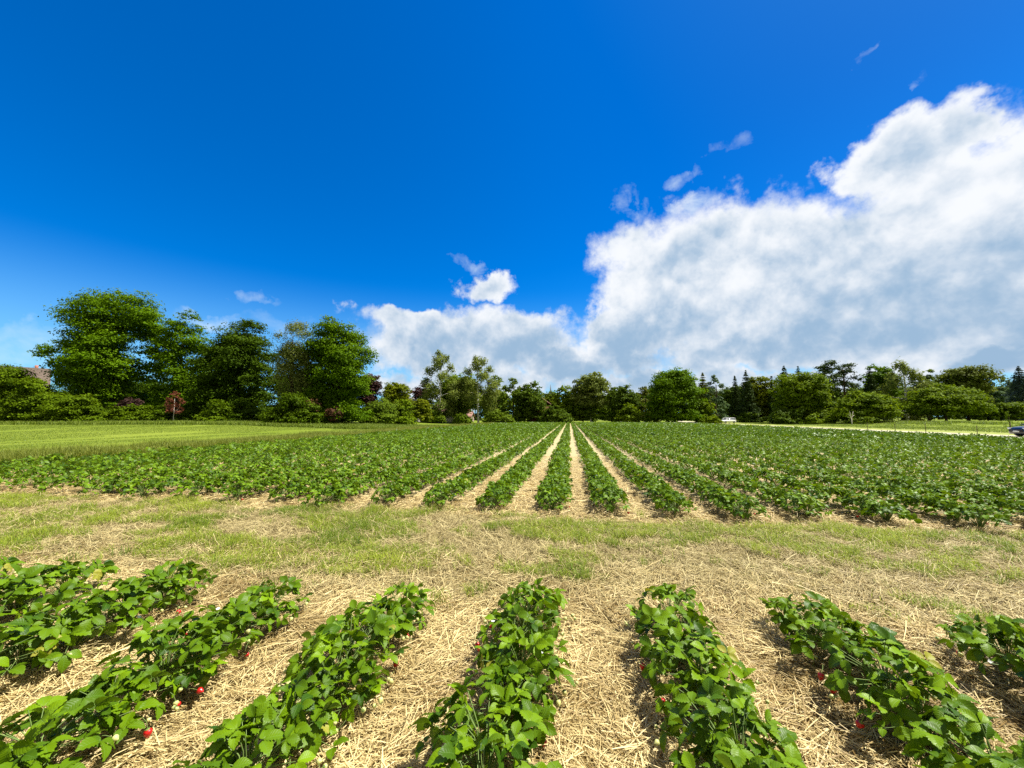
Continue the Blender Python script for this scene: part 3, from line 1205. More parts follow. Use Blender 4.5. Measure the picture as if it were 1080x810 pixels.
def tree(name, px0, px1, ytop, dep, col, label, kind='broad', z0=None, per=7.5, leaf=None, sub=18, flat=.55, transl=.28, seed=0, bark=None,
         cat='tree', group=None, trunk=True, aspect=.62, hue=(0, 0), droop=0.0, trad=None, manual=None, extra=None, limbs=6, depth=None, spread=.205, fill=.20):
    r = np.random.default_rng(abs(int(seed * 1000 + px0 * 7 + dep)))
    mid = (px0 + px1) / 2
    root = set_down(name, mid, dep, label, cat, group)
    gz0 = root.location[2]
    w = (px1 - px0) / (FPX / math.cos(PITCH)) * dep
    h = zat(ytop, dep) - gz0
    z0 = h * .03 if z0 is None else z0
    if manual:      # lobes read as bearing, row, radius (in view units) and a depth offset
        s = dep / (FPX / math.cos(PITCH))
        lobes = [(((px - mid) * s, dy, zat(py, dep) - gz0), q * s, q * s * .85) for px, py, q, dy in manual]
    else:
        lobes = box_lobes(w, z0, h, r, kind, depth)
    if extra:
        s = dep / (FPX / math.cos(PITCH))
        lobes = lobes + [(((px - mid) * s, dy, zat(py, dep) - gz0), q * s, q * s * .85) for px, py, q, dy in extra]
    leaf = leaf or max(.16, dep * .0052)
    P, N = crown_points(lobes, r, per, leaf, flat, sub, spread, fill, droop)
    P[:, 2] = np.maximum(P[:, 2], .05 + np.abs(r.normal(0, .2, len(P))))
    if trunk:
        tips = [L[0] for L in (lobes if len(lobes) <= limbs else [lobes[i] for i in r.choice(len(lobes), limbs, replace=False)])]
        trunk_object(root, h * .78, trad or max(.05, h * .020), tips, r, bark or M_BARK)
    crown_object(root, P, N, leaf, col, r, transl, aspect, hue)
    return root, r, h, w


def conifer(name, px, wpx, ytop, dep, col, label, z0=.8, seed=0, bark=None, ragged=.25, group=None):
    r = np.random.default_rng(int(seed * 1000 + px))
    root = set_down(name, px, dep, label, 'tree', group)
    h = zat(ytop, dep) - root.location[2]
    w = 1.35 * wpx / (FPX / math.cos(PITCH)) * dep
    P, N = [], []
    n = int(1.7 * (13 + h))
    leaf = max(.15, dep * .0042)
    for i in range(n):
        t = i / (n - 1)
        z = z0 + (h - z0) * t + r.normal(0, .12)
        rad = w / 2 * (1 - t) ** .8 * r.uniform(1 - ragged, 1 + ragged * .6) + .12
        nb = 7 if t < .8 else 5
        for k in range(nb):
            a = 2 * math.pi * (k + r.uniform(-.3, .3)) / nb + i
            ln = rad * r.uniform(.75, 1.1)
            m = max(6, int(26 * ln / leaf * .35))
            s = r.uniform(.1, 1, m) ** .7 * ln
            pp = np.stack([np.cos(a) * s, np.sin(a) * s, z - s * .32 + .10 * s * s / max(ln, .1)], 1) + r.normal(0, 1, (m, 3)) * np.array([.16, .16, .08]) * (ln * .5 + .15)
            P.append(pp)
            nn = np.array([math.cos(a) * .4, math.sin(a) * .4, .7]) + r.normal(0, .6, (m, 3))
            N.append(nn / np.linalg.norm(nn, axis=1)[:, None])
    P = np.concatenate(P); N = np.concatenate(N)
    mb = MB()
    mb.tube([(0, 0, -.1), (0, 0, h * .5), (0, 0, h * .98)], [h * .018, h * .012, .03], 7)
    mb.build('trunk', bark or M_BARK, root, smooth=True)
    crown_object(root, P, N, leaf, col, r, .12, .4)
    return root


G_OAK = (0.086, 0.175, 0.002)
G_DEEP = (0.072, 0.128, 0.008)
G_FRESH = (0.104, 0.172, 0.010)
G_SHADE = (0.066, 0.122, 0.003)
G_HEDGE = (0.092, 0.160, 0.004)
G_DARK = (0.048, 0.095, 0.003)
G_MID = (0.084, 0.148, 0.003)
G_LIME = (0.122, 0.200, 0.006)
G_YEL = (0.135, 0.180, 0.006)
G_BIRCH = (0.150, 0.205, 0.040)
G_WILLOW = (0.150, 0.195, 0.050)
G_BLUE = (0.085, 0.145, 0.070)
G_PINE = (0.046, 0.082, 0.020)
G_BROWN = (0.115, 0.145, 0.022)
C_RED = (0.17, 0.066, 0.042)
C_PURPLE = (0.050, 0.026, 0.024)

# left wood, from the left edge of the view
tree('hedge_shrub', -40, 40, 379, 60, G_HEDGE, 'yellow green hedge shrub below the brown roof at the left edge', 'bush', z0=0, cat='shrub', per=11, trunk=False, seed=1)
tree('hedge_shrub', 18, 78, 394, 58, G_HEDGE, 'wide leafy hedge shrub between the brown roof and the big oak', 'bush', z0=0, cat='shrub', per=11, trunk=False, seed=2)
tree('hedge_shrub', 62, 106, 415, 57, G_HEDGE, 'low bright shrub at the left foot of the big oak', 'bush', z0=0, cat='shrub', per=10, trunk=False, seed=3)
oak = [(48, 392, 12, 2), (66, 398, 14, 1), (42, 384, 8, 1), (58, 362, 13, 1), (42, 373, 10, 0), (31, 366, 6, 1), (60, 384, 13, 2), (55, 400, 12, 3), (120, 316, 10, 1), (92, 318, 10, 1), (150, 345, 14, 2), (160, 365, 13, 2),
       (84, 422, 12, 4), (104, 424, 12, 5), (128, 424, 12, 5), (150, 420, 12, 4)]
tree('oak_tree', 66, 162, 308, 68, G_OAK, 'largest oak on the left with a broad crown higher than all its neighbours', seed=5, extra=oak, per=6.5, sub=26, limbs=9, trad=.6, z0=1.2, flat=.45)
tr3 = [(172, 352, 11, 2), (206, 366, 11, 1), (172, 378, 12, 0), (210, 382, 9, 2), (178, 420, 12, 4), (200, 420, 12, 4)]
tree('oak_tree', 158, 214, 331, 70, G_OAK, 'airy lighter tree between the largest oak and the dark rounded tree', seed=6, extra=tr3, per=5.2, sub=22, trad=.35, z0=1.2, fill=.15)
tree('chestnut_tree', 209, 288, 339, 66, G_DARK, 'very dark rounded tree with foliage to the ground left of the grey willow', seed=7, per=8, sub=26, z0=.6, trad=.45)
tree('willow_tree', 284, 330, 335, 62, G_WILLOW, 'grey green weeping tree with hanging twigs between two dark trees', 'broad', seed=8, per=8, sub=26, z0=2.0, droop=.35, flat=1.3, aspect=.35, transl=.2)
tree('oak_tree', 318, 390, 336, 64, G_OAK, 'tall deep green tree at the right end of the left wood', seed=9, per=7.5, sub=26, z0=.5, trad=.45)
tree('copper_beech', 374, 401, 392, 78, C_PURPLE, 'dark purple tree peeping out behind the tall tree ending the left wood', seed=10, transl=.1, z0=1.5)
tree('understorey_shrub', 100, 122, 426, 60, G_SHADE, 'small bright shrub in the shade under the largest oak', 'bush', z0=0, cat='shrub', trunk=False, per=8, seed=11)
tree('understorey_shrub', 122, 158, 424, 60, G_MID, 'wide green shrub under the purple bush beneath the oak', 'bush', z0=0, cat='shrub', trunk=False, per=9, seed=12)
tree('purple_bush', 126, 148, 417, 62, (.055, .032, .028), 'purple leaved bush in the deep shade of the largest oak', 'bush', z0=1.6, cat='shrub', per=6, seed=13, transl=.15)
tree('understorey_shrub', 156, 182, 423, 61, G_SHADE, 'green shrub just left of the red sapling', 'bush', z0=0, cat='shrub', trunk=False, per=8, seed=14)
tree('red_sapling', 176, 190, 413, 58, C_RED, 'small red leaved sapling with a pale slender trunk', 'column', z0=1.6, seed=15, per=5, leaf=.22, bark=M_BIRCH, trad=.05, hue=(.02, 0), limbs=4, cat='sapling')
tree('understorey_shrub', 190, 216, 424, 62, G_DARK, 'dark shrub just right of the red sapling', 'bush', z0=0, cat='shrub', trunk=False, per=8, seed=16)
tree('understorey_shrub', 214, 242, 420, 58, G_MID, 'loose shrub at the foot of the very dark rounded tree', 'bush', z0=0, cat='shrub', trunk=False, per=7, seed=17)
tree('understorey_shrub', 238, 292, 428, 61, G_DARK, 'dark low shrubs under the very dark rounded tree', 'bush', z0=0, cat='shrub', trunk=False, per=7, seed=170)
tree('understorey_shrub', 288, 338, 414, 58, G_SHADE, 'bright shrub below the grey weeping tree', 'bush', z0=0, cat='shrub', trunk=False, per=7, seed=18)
tree('pink_shrub', 319, 331, 414, 59, (.22, .13, .07), 'pinkish flowering shrub below the weeping tree', 'bush', z0=1.0, cat='shrub', trunk=False, per=5, seed=19)
tree('red_shrub', 347, 359, 425, 60, (.11, .06, .035), 'dull red shrub against the dark foot of the tall tree', 'bush', z0=.6, cat='shrub', trunk=False, per=5, seed=20)
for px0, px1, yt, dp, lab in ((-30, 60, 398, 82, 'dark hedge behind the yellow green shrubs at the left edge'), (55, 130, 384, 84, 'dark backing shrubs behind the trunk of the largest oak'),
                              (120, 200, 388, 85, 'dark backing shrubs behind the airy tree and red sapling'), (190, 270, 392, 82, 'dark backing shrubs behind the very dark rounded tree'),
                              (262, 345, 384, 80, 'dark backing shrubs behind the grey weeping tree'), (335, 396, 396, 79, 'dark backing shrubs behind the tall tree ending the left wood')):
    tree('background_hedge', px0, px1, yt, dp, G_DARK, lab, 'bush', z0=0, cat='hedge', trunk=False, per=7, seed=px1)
# the gap with gardens and houses
tree('garden_shrub', 384, 416, 409, 72, G_FRESH, 'dense garden shrub next to the right end of the left wood', 'bush', z0=0, cat='shrub', per=11, trunk=False, seed=21)
tree('garden_tree', 402, 433, 400, 86, G_YEL, 'yellow green round topped tree left of the grey gable', seed=22, z0=1)
tree('garden_shrub', 408, 436, 420, 74, G_LIME, 'bright garden shrub below the round topped yellow green tree', 'bush', z0=0, cat='shrub', per=11, trunk=False, seed=23)
tree('garden_shrub', 430, 456, 418, 80, G_YEL, 'pointed yellow green garden shrub below the grey gable', 'dome', z0=0, cat='shrub', per=10, trunk=False, seed=24)
tree('copper_beech', 432, 456, 405, 105, C_PURPLE, 'dark purple tree left of the taller birch', seed=25, transl=.1)
CW = 118
tree('birch_tree', 447, 482, 370, 100, G_BIRCH, 'taller birch with a narrow crown and two white stems', 'column', seed=26, bark=M_BIRCH, trad=.16, droop=.3, flat=1.2, aspect=.45, sub=24, per=11, z0=2.2)
tree('garden_tree', 462, 508, 395, 108, G_LIME, 'olive green tree filling the gap between the two birches', seed=27, z0=1.2)
tree('birch_tree', 487, 522, 376, 102, G_BIRCH, 'pale birch with one clear white trunk right of the taller birch', 'column', seed=28, bark=M_BIRCH, trad=.30, droop=.12, flat=1.2, aspect=.45, sub=22, per=9.5, z0=4.6)
tree('garden_tree', 512, 536, 396, 112, G_FRESH, 'narrow green tree directly right of the birch with the white trunk', 'column', seed=29, z0=.5)
tree('garden_tree', 530, 553, 398, 114, G_FRESH, 'slim green tree left of the broad dark tree in the middle', 'column', seed=30, z0=.5, sub=14)
tree('garden_tree', 542, 576, 404, 112, G_DEEP, 'broad dark tree left of the red brick gable', seed=31, z0=.3)
tree('garden_tree', 566, 590, 412, 122, G_FRESH, 'low tree in front of the church spire', seed=32, z0=.3)
tree('garden_tree', 582, 606, 407, 118, G_LIME, 'rounded light green tree right of the church spire', seed=33, z0=.4)
tree('garden_shrub', 572, 600, 425, 108, G_DEEP, 'dark glossy shrub below the red brick gable', 'bush', z0=0, cat='shrub', per=10, trunk=False, seed=34)
tree('ash_tree', 601, 645, 393, 116, G_BIRCH, 'pale green tree with feathery top and a grey trunk where the paths meet', seed=35, z0=3.0, bark=M_BIRCH, trad=.2)
tree('garden_tree', 598, 632, 413, 118, G_FRESH, 'lower tree beneath the pale feathery topped tree', seed=36, z0=.3)
tree('garden_tree', 640, 674, 407, 112, G_DEEP, 'dark green tree right of the pale feathery topped tree', seed=37, z0=.3)
tree('garden_shrub', 652, 676, 425, 108, G_LIME, 'bright shrub at the foot of the dark tree before the brown spruce', 'bush', z0=0, cat='shrub', trunk=False, per=9, seed=38)
tree('garden_tree', 668, 694, 409, 116, G_BROWN, 'brownish green tree left of the great round tree', 'column', seed=39, z0=.3)
tree('maple_tree', 684, 739, 388, 104, G_OAK, 'great round deep green tree standing alone in front right of the paths', seed=40, z0=.4, per=9, sub=24)
for px0, px1, yt, lab in ((444, 472, 431, 'low shrub at the foot of the taller birch'), (476, 497, 434, 'low shrub before the pinkish house'), (511, 540, 430, 'dark shrubs right of the white birch trunk')):
    tree('garden_shrub', px0, px1, yt, 97, G_FRESH, lab, 'bush', z0=0, cat='shrub', trunk=False, per=8, seed=px0)
for i, (px0, px1, yt, col, lab) in enumerate(((500, 540, 409, G_DEEP, 'distant tree filling in behind the slim tree of the middle'), (534, 572, 412, G_FRESH, 'distant tree filling in behind the broad dark tree'),
        (556, 596, 416, G_DEEP, 'distant low tree right beneath the church spire'), (590, 626, 412, G_DEEP, 'distant tree behind the pale feathery tree on its left side'), (622, 664, 411, G_FRESH, 'distant tree behind the pale feathery tree on its right side'),
        (656, 700, 413, G_DEEP, 'distant tree behind the brownish tree'), (722, 762, 408, G_FRESH, 'distant tree behind the thin brown spruce'), (752, 792, 410, G_DEEP, 'distant tree behind the blue green slender tree'),
        (784, 826, 408, G_FRESH, 'distant tree behind the yellow green tree'), (818, 862, 404, G_DEEP, 'distant tree behind the broad lime green tree'), (854, 896, 408, G_DEEP, 'distant tree seen between the bare pine trunks'),
        (892, 934, 404, G_FRESH, 'distant tree behind the low wide round tree'), (930, 974, 405, G_DEEP, 'distant tree behind the grey green birch'), (968, 1012, 404, G_DEEP, 'distant tree behind the wide two trunked tree'),
        (1006, 1050, 406, G_FRESH, 'distant tree behind the tall olive tree'), (1044, 1096, 412, G_DEEP, 'distant tree at the right edge behind the blue conifer'))):
    tree('distant_tree', px0, px1, yt, 142, col, lab, z0=.3, per=6, seed=300 + i, depth=9)
tree('distant_tree', 446, 506, 418, 142, G_DEEP, 'distant tree behind the low houses and birch stems', z0=.3, per=6, seed=330, depth=9)
for px0, px1, yt, lab in ((380, 505, 431, 'far field hedge behind the gardens and birches'), (495, 620, 430, 'far field hedge behind the red brick gable and spire'), (610, 735, 431, 'far field hedge behind the great round tree'),
                          (725, 850, 430, 'far field hedge behind the spruces and white car'), (840, 965, 430, 'far field hedge behind the pines'), (955, 1100, 431, 'far field hedge behind the wide two trunked tree')):
    tree('field_hedge', px0, px1, yt, 150, G_DEEP, lab, 'bush', z0=0, cat='hedge', trunk=False, per=7, seed=px1, depth=4)
# right wood
conifer('spruce_tree', 743, 17, 393, 116, G_BROWN, 'thin brown spruce beside the great round tree', seed=41)
tree('poplar_tree', 746, 765, 395, 112, G_BLUE, 'blue green slender tree right of the brown spruce', 'column', seed=42, z0=1.0)
tree('garden_tree', 733, 754, 422, 103, G_LIME, 'light green shrubby tree at the right foot of the great round tree', seed=43, z0=.2)
tree('garden_tree', 760, 792, 406, 124, G_DEEP, 'dark mixed tree behind the white car', seed=44, z0=.3)
conifer('spruce_tree', 777, 12, 397, 120, G_PINE, 'dark spruce tip behind the white car', seed=45)
conifer('spruce_tree', 789, 18, 391, 116, G_PINE, 'taller dark spruce left of the yellow green tree', seed=46)
tree('garden_tree', 786, 820, 393, 120, G_YEL, 'yellow green tree between dark spruces in the right wood', seed=47, z0=.4)
conifer('spruce_tree', 816, 10, 397, 116, G_PINE, 'narrow dark spruce tip left of the lime green tree', seed=48)
conifer('spruce_tree', 830, 22, 386, 112, G_PINE, 'dark conifer rising at the left of the lime green tree', seed=49, ragged=.45)
conifer('spruce_tree', 845, 18, 387, 114, G_PINE, 'dark conifer rising behind the lime green tree', seed=50, ragged=.45)
tree('lime_tree', 818, 872, 392, 98, G_LIME, 'broad lime green tree in front of dark conifers', seed=51, z0=.5, per=8.5)
tree('garden_shrub', 816, 850, 427, 94, G_DEEP, 'dark shrub in front of the broad lime green tree', 'bush', z0=0, cat='shrub', trunk=False, per=9, seed=52)


def pine(px, ytop, dep, wpx, label, seed):
    r = np.random.default_rng(seed)
    root = set_down('pine_tree', px, dep, label, 'tree', 'tall pines of the right wood')
    h = zat(ytop, dep) - root.location[2]
    w = wpx / 406.5 * dep
    L = []
    for i in range(11):
        t = i / 10
        z = h * (.52 + .44 * t)
        q = w / 2 * (1 - .55 * t ** 1.5) * r.uniform(.4, .95)
        a = i * 2.4
        L.append(((math.cos(a) * q, math.sin(a) * q, z), w * .25 * r.uniform(.8, 1.2), w * .16))
    P, N = crown_points(L, r, 9, dep * .0045, .6, 14, .24, .3)
    trunk_object(root, h * .93, h * .017, [l[0] for l in L[:8]], r, M_PINEBARK)
    crown_object(root, P, N, dep * .0045, G_PINE, r, .1, .5)


pine(873, 382, 104, 26, 'left pine of the tall pair with sky between bare trunks', 61)
pine(893, 384, 106, 26, 'right pine of the tall pair, behind the low round tree', 62)
tree('garden_tree', 858, 890, 420, 100, G_DEEP, 'dark undergrowth tree below the pair of pines', seed=53, z0=.2)
tree('hornbeam_tree', 884, 946, 409, 88, G_LIME, 'low wide round tree with foliage close to the lawn', 'dome', seed=54, z0=.4, per=9)
conifer('spruce_tree', 921, 20, 388, 104, G_PINE, 'black green conifer just behind the low wide round tree', seed=55, ragged=.4)
tree('garden_tree', 916, 950, 383, 106, G_OAK, 'bright topped tree behind the low wide round tree', seed=56, z0=2)
tree('birch_tree', 939, 975, 382, 94, G_BIRCH, 'grey green birch with drooping twigs in the right wood', 'column', seed=57, bark=M_BIRCH, droop=.3, flat=1.2, aspect=.45, sub=22, z0=.8, per=11)
tree('garden_tree', 966, 993, 391, 104, G_FRESH, 'green tree top behind the wide dark two trunked tree', seed=58, z0=2)
tree('apple_tree', 962, 1034, 402, 86, G_LIME, 'wide tree with two trunks and a black shaded underside on the lawn', 'dome', seed=59, z0=1.1, per=9, trad=.22)
tree('ash_tree', 997, 1046, 384, 96, G_BROWN, 'tall olive tree rising right of the wide two trunked tree', seed=60, z0=1.0, hue=(.0, .03))
tree('poplar_tree', 1040, 1066, 403, 130, G_BLUE, 'bluish distant tree above the dark shelter', seed=61, z0=.5)
tree('poplar_tree', 1058, 1084, 398, 136, G_BLUE, 'bluish distant tree just left of the blue conifer', seed=62, z0=.5)
conifer('blue_spruce', 1080, 26, 386, 100, (.055, .09, .085), 'blue grey conifer at the right edge of the view', seed=63)
tree('garden_tree', 1028, 1056, 424, 92, G_FRESH, 'low tree behind the dark shelter', seed=64, z0=.3)
tree('garden_tree', 1052, 1090, 422, 90, G_FRESH, 'low tree behind the blue car', seed=65, z0=.3)
tree('garden_shrub', 736, 758, 437, 100, G_LIME, 'low shrub at the crop edge left of the white car', 'bush', z0=0, cat='shrub', trunk=False, per=9, seed=66)
tree('garden_shrub', 764, 812, 434, 117, G_DEEP, 'dark low shrub behind the white car', 'bush', z0=0, cat='shrub', trunk=False, per=9, seed=67)
tree('garden_shrub', 846, 878, 433, 92, G_LIME, 'small light shrub on the lawn in front of the dark undergrowth', 'bush', z0=0, cat='shrub', trunk=False, per=8, seed=68)
tree('garden_shrub', 896, 926, 437, 84, G_FRESH, 'low shrub in front of the low wide round tree', 'bush', z0=0, cat='shrub', trunk=False, per=8, seed=69)


# ------------------------------------------------------------------ houses behind the trees
M_WIN = plain('window_glass', (0.05, 0.06, 0.07), 0.12, 0.6)
M_FRAME = plain('window_frame', (0.72, 0.72, 0.70), 0.5)


def roof_mat(name, a, b):
    m, nt, out = new_mat(name)
    o = texco('Object')
    x, y, z = sepxyz(o)
    rows = (z * 4.2).frac().step(0.0, 0.3)
    n = noise(o, 3.0, 5, 0.6)
    principled(nt, out, mixc(n * .8 + rows * .2, a, b), 0.85, 0.2, rows, 0.03, 0.6)
    return m


M_ROOF_BROWN = roof_mat('brown_tiles', (0.085, 0.062, 0.048), (0.16, 0.12, 0.09))
M_ROOF_RED = roof_mat('red_tiles', (0.20, 0.10, 0.08), (0.36, 0.21, 0.17))
M_ROOF_GREY = roof_mat('grey_tiles', (0.16, 0.15, 0.14), (0.32, 0.30, 0.28))
M_WALL_WHITE = plain('white_render', (0.74, 0.71, 0.64), 0.9, 0.1, .08)
M_WALL_GREY = plain('grey_boards', (0.40, 0.38, 0.34), 0.9, 0.1, .2, 2)
M_WALL_BRICK = plain('red_brick', (0.36, 0.15, 0.11), 0.9, 0.1, .25, 8)
M_WALL_PINK = plain('pink_render', (0.42, 0.31, 0.28), 0.9, 0.1, .1)


def house(px, dep, w, d, eave, ridge, wall, roof, label, heading=0.0, cat='house', name='house'):
    """Gabled house: ridge runs along its own X; the gables carry the wall up to the ridge."""
    root = set_down(name, px, dep, label, cat)
    root.rotation_euler.z = YAW + heading
    mb = MB()
    hw, hd = w / 2, d / 2
    mb.add([(-hw, -hd, 0), (hw, -hd, 0), (hw, hd, 0), (-hw, hd, 0), (-hw, -hd, eave), (hw, -hd, eave), (hw, hd, eave), (-hw, hd, eave), (-hw, 0, ridge), (hw, 0, ridge)],
           [(0, 1, 5, 4), (1, 2, 6, 5), (2, 3, 7, 6), (3, 0, 4, 7), (4, 7, 8), (5, 9, 6)])
    mb.build('wall', wall, root)
    rb = MB()
    t, ov = .16, .35
    sl = (ridge - eave) / hd
    for sg in (-1, 1):
        e = (sg * (hd + ov), eave - ov * sl)
        P = [(-hw - ov, e[0], e[1] + .02), (hw + ov, e[0], e[1] + .02), (hw + ov, 0, ridge + .02), (-hw - ov, 0, ridge + .02)]
        Q = [(a, b, c + t) for a, b, c in P]
        rb.add(P + Q, [(0, 1, 2, 3), (4, 7, 6, 5), (0, 4, 5, 1), (1, 5, 6, 2), (3, 2, 6, 7), (0, 3, 7, 4)])
    rf = rb.build('roof', roof, root)
    MB().box((w * .22, hd * .25, ridge + .25), (.6, .6, 1.3)).build('chimney', M_WALL_BRICK, rf)
    for i in range(max(2, int(w / 3.2))):
        x = -hw + w * (i + .5) / max(2, int(w / 3.2))
        f = MB().box((x, -hd - .02, eave * .52), (1.2, .08, 1.3)).build('window', M_FRAME, root)
        MB().box((x, -hd - .05, eave * .52), (1.0, .06, 1.1)).build('pane', M_WIN, f)
    for sg in (-1, 1):
        f = MB().box((sg * (hw + .02), 0, eave + (ridge - eave) * .3), (.08, 1.0, 1.1)).build('window', M_FRAME, root)
        MB().box((sg * (hw + .05), 0, eave + (ridge - eave) * .3), (.06, .8, .9)).build('pane', M_WIN, f)
    return root


h1 = house(22, 92, 7, 10, 8.0, 12.8, M_WALL_GREY, M_ROOF_BROWN, 'house with a brown tiled roof showing over the left hedge', R(52))
h2 = house(430, 100, 5, 6, 3.6, 6.2, M_WALL_GREY, M_ROOF_GREY, 'small grey gabled house above the pointed garden shrub', R(75))
h3 = house(475, 116, 7, 6, 3.0, 5.0, M_WALL_WHITE, M_ROOF_RED, 'low white house glimpsed between the birch stems', 0.1)
h4 = house(490, 121, 5, 5, 1.7, 3.0, M_WALL_PINK, M_ROOF_RED, 'low house with pinkish walls left of the white birch trunk', -0.1)
h5 = house(571, 118, 7, 8, 4.8, 7.6, M_WALL_BRICK, M_ROOF_RED, 'red brick gable looking out between the middle trees', R(80))

sp = set_down('church_spire', 581, 260, 'thin dark church spire rising far behind the middle trees', 'church')
MB().box((0, 0, 8), (5, 5, 16)).build('tower', M_WALL_BRICK, sp)
zt = zat(405.5, 260) - sp.location[2]
MB().tube([(0, 0, 16), (0, 0, zt - 4.5), (0, 0, zt)], [3.2, .55, .08], 8).build('spire', plain('slate', (0.09, 0.10, 0.11), 0.7), sp)


# ------------------------------------------------------------------ vehicles on the track
M_RUBBER = plain('rubber', (0.02, 0.02, 0.02), 0.8, 0.2)
M_RIM = plain('rim', (0.45, 0.46, 0.47), 0.3, 0.5, .05, metal=.8)
M_LAMP = plain('lamp_glass', (0.75, 0.78, 0.80), 0.1, 0.8, .03)
M_TAIL = plain('tail_lamp', (0.45, 0.02, 0.02), 0.2, 0.6, .03)
M_GLASS = plain('car_glass', (0.035, 0.05, 0.06), 0.05, 0.8, .05)
M_BLACK = plain('black_trim', (0.018, 0.018, 0.02), 0.5, 0.4)
M_PLATE = plain('plate', (0.78, 0.78, 0.76), 0.5, 0.3, .03)


def car_paint(name, col):
    m, nt, out = new_mat(name)
    n = noise(texco('Object'), 3.0, 4, 0.6)
    p = principled(nt, out, mixc(n, tuple(v * .9 for v in col), tuple(v * 1.1 for v in col)), 0.32, 0.5)
    p.inputs['Coat Weight'].default_value = 0.5
    p.inputs['Coat Roughness'].default_value = 0.05
    return m


def car(name, px, dep, heading, paint, label, boxy=False):
    """Nose along its own -X. Body from cross sections, glasshouse set on top."""
    root = set_down(name, px, dep, label, 'car')
    root.location.z = float(gz(root.location.x, root.location.y)) + .02
    root.rotation_euler.z = YAW + heading
    # (x, half width, sill z, shoulder z)
    st = [(-2.12, .62, .32, .62), (-2.05, .76, .22, .72), (-1.8, .85, .20, .80), (-1.3, .88, .19, .88), (-.75, .89, .19, .95), (0, .90, .19, .97), (.9, .90, .19, .98),
          (1.6, .88, .20, .98), (1.98, .82, .24, .94), (2.12, .70, .34, .84)]
    rows = []
    for x, hw, z0, z1 in st:
        rows.append([(x, -hw * .93, z0), (x, -hw, z0 + .12), (x, -hw * 1.0, z1 - .22), (x, -hw * .93, z1 - .03), (x, -hw * .6, z1 + .015), (x, 0, z1 + .03),
                     (x, hw * .6, z1 + .015), (x, hw * .93, z1 - .03), (x, hw * 1.0, z1 - .22), (x, hw, z0 + .12), (x, hw * .93, z0)])
    n = 11
    mb = MB()
    V = [p for r_ in rows for p in r_]
    F = [(i * n + k, (i + 1) * n + k, (i + 1) * n + (k + 1) % n, i * n + (k + 1) % n) for i in range(len(rows) - 1) for k in range(n)]
    for e in (0, len(rows) - 1):
        for k in range(1, n - 1):
            F.append((e * n, e * n + k, e * n + k + 1) if e == 0 else (e * n, e * n + k + 1, e * n + k))
    mb.add(V, F)
    body = mb.build('body', paint, root, smooth=True)
    r0, r1 = (-.55, 1.75) if boxy else (-.35, 1.2)
    top = 1.52 if boxy else 1.46
    b0, b1 = (-1.05, 1.95) if boxy else (-1.15, 1.85)

    def house_ring(x0, x1, z, hw):
        return [(x0, -hw, z), (x1, -hw, z), (x1, hw, z), (x0, hw, z)]
    gl = MB()
    gl.add(house_ring(b0, b1, .955, .80) + house_ring(r0 + .03, r1 - .03, top - .07, .62),
           [(0, 1, 5, 4), (1, 2, 6, 5), (2, 3, 7, 6), (3, 0, 4, 7)])
    gl.build('windows', M_GLASS, root)
    rf = MB()
    rf.add(house_ring(r0 - .05, r1 + .05, top - .08, .655) + house_ring(r0 + .12, r1 - .12, top, .55), [(0, 1, 5, 4), (1, 2, 6, 5), (2, 3, 7, 6), (3, 0, 4, 7), (4, 5, 6, 7)])
    rf.build('roof', paint, root, smooth=False)
    pl = MB()
    for sg in (-1, 1):
        for xa, xb in ((b0, r0), (b1, r1), (.35, .35)):
            pl.tube([(xa, sg * .815, .95), (xb, sg * .645, top - .05)], [.045, .04], 5)
    pl.build('pillars', paint, root)
    for x in (-1.32, 1.32):
        for sg in (-1, 1):
            ty = MB().tube([(x, sg * .70, .32), (x, sg * .72, .32), (x, sg * .90, .32), (x, sg * .915, .32)], [.28, .32, .32, .29], 18)
            w = ty.build('tyre', M_RUBBER, root, smooth=True)
            MB().tube([(x, sg * .905, .32), (x, sg * .925, .32)], [.21, .19], 14).build('rim', M_RIM, w)
    for sg in (-1, 1):
        MB().box((-1.98, sg * .62, .68), (.22, .30, .13)).build('headlight', M_LAMP, root)
        MB().box((2.06, sg * .62, .78), (.16, .26, .16)).build('tail_light', M_TAIL, root)
        MB().box((-.78, sg * .97, 1.0), (.12, .18, .11)).build('mirror', paint, root)
    MB().box((-2.10, 0, .50), (.08, 1.05, .24)).build('grille', M_BLACK, root)
    MB().box((-2.155, 0, .44), (.02, .52, .11)).build('number_plate', M_PLATE, root)
    return root


# the builder points the nose along -X; the blue car noses in from the right edge, three quarters on
car('parked_car', 1106, 31.5, R(-15), car_paint('blue_paint', (0.006, 0.015, 0.036)), 'dark blue car cut by the right edge, its nose on the farm track')
car('parked_car', 767, 104, R(12), car_paint('white_paint', (0.80, 0.80, 0.78)), 'small white car at the far end of the farm track', True)


# ------------------------------------------------------------------ small things by the track
M_POST = plain('weathered_wood', (0.11, 0.085, 0.06), 0.9, 0.1, .25, 9)
for px, dep, top, lab in ((914, 40, 446, 'thin wooden stake beside the track, leftmost of four'), (943, 38, 447, 'thin wooden stake beside the track, second of four from the left'),
                          (975, 35, 447, 'dark sturdier stake standing in front of the two trunked tree'), (1029, 35, 449, 'thin wooden stake beside the track left of the dark shelter')):
    root = set_down('wooden_stake', px, dep, lab, 'stake', 'stakes along the farm track')
    h = max(.9, zat(top, dep) - root.location[2])
    MB().tube([(0, 0, -.2), (.01, 0, h * .5), (0, .01, h)], [.03, .027, .022], 6).build('post', M_POST, root)
    MB().tube([(0, 0, h - .02), (0, 0, h + .05)], [.024, .01], 6).build('tip', M_POST, root)

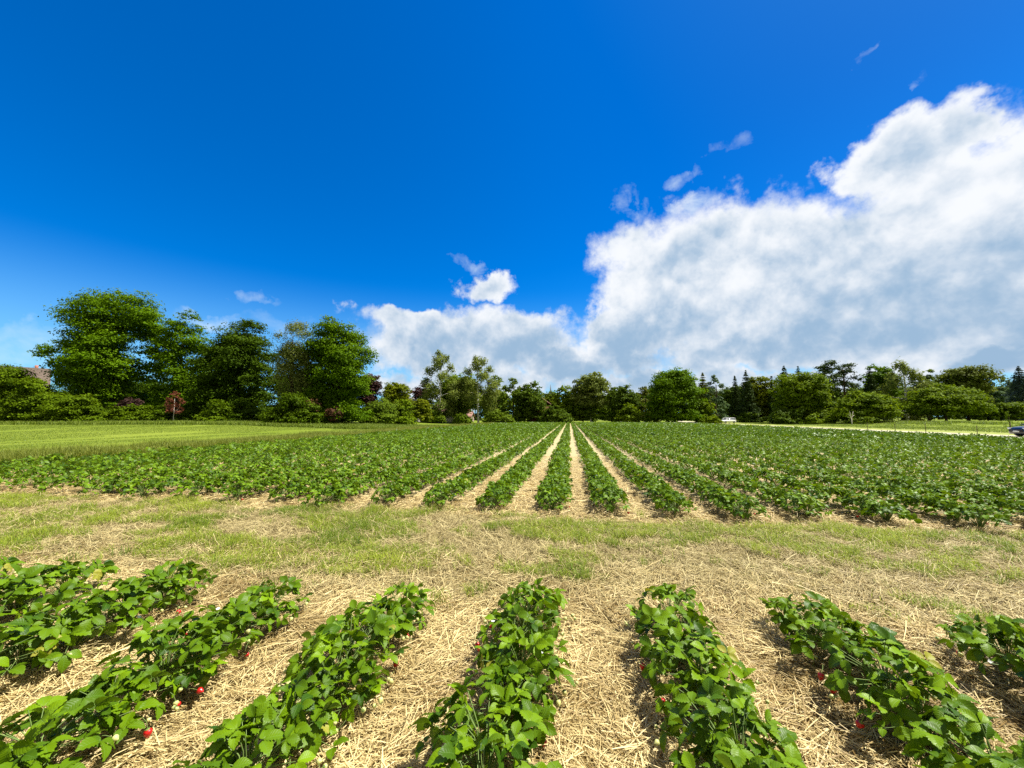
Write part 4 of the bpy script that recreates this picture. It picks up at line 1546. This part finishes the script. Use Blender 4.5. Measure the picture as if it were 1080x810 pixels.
r = np.random.default_rng(77)
root = set_down('young_tree', 1064, 42, 'young slim tree tied to a dark stake beside the blue car', 'tree')
h = zat(436, 42) - root.location[2]
MB().tube([(0, 0, -.1), (.02, 0, h * .5), (-.02, 0, h)], [.045, .035, .012], 6).build('trunk', M_BARK, root)
P, N = crown_points([((0, 0, h * .82), .22, .35), ((.1, 0, h * .62), .18, .3), ((-.08, .05, h), .14, .25)], r, 3, .10, .8, 8)
crown_object(root, P, N, .10, G_LIME, r)
MB().tube([(.09, .02, -.1), (.09, .02, h * .55)], [.04, .035], 6).build('stake', M_POST, root)

root = set_down('bare_sapling', 898, 82, 'pale bare forked sapling in front of the low wide round tree', 'sapling')
h = zat(434, 82) - root.location[2]
mb = MB()
mb.tube([(0, 0, -.1), (0, 0, h * .5)], [.10, .09], 6)
for tx, tz in ((-.5, .8), (.55, 1.0), (-.2, 1.0), (.7, .72)):
    mb.tube([(0, 0, h * .48), (tx * .5, .05, h * (.5 + tz * .2)), (tx, .1, h * tz)], [.075, .055, .03], 5)
mb.build('trunk', plain('pale_bark', (0.50, 0.46, 0.36), 0.9, .1), root)

root = set_down('wooden_shelter', 1052, 108, 'dark open garden shelter with a pale roof edge under the bluish trees', 'shelter')
M_DARKWOOD = plain('dark_boards', (0.045, 0.04, 0.032), 0.9, .1, .3, 4)
MB().box((0, 1.0, 1.05), (3.0, .08, 2.1)).build('back_wall', M_DARKWOOD, root)
for sx in (-1.45, 1.45):
    MB().box((sx, .3, 1.05), (.08, 1.3, 2.1)).build('side_wall', M_DARKWOOD, root)
MB().box((0, .25, 2.17), (3.4, 1.9, .1)).build('roof', plain('roof_sheet', (0.42, 0.40, 0.34), 0.8), root)
root = set_down('white_bench', 1052, 100, 'low white bench with a solid end standing before the dark shelter', 'bench')
MB().box((0, 0, .72), (2.1, .6, .12)).build('seat', M_WALL_WHITE, root)
MB().box((.82, 0, .33), (.44, .5, .66)).build('leg', M_WALL_WHITE, root)
MB().box((-.95, 0, .33), (.1, .5, .66)).build('leg', M_WALL_WHITE, root)
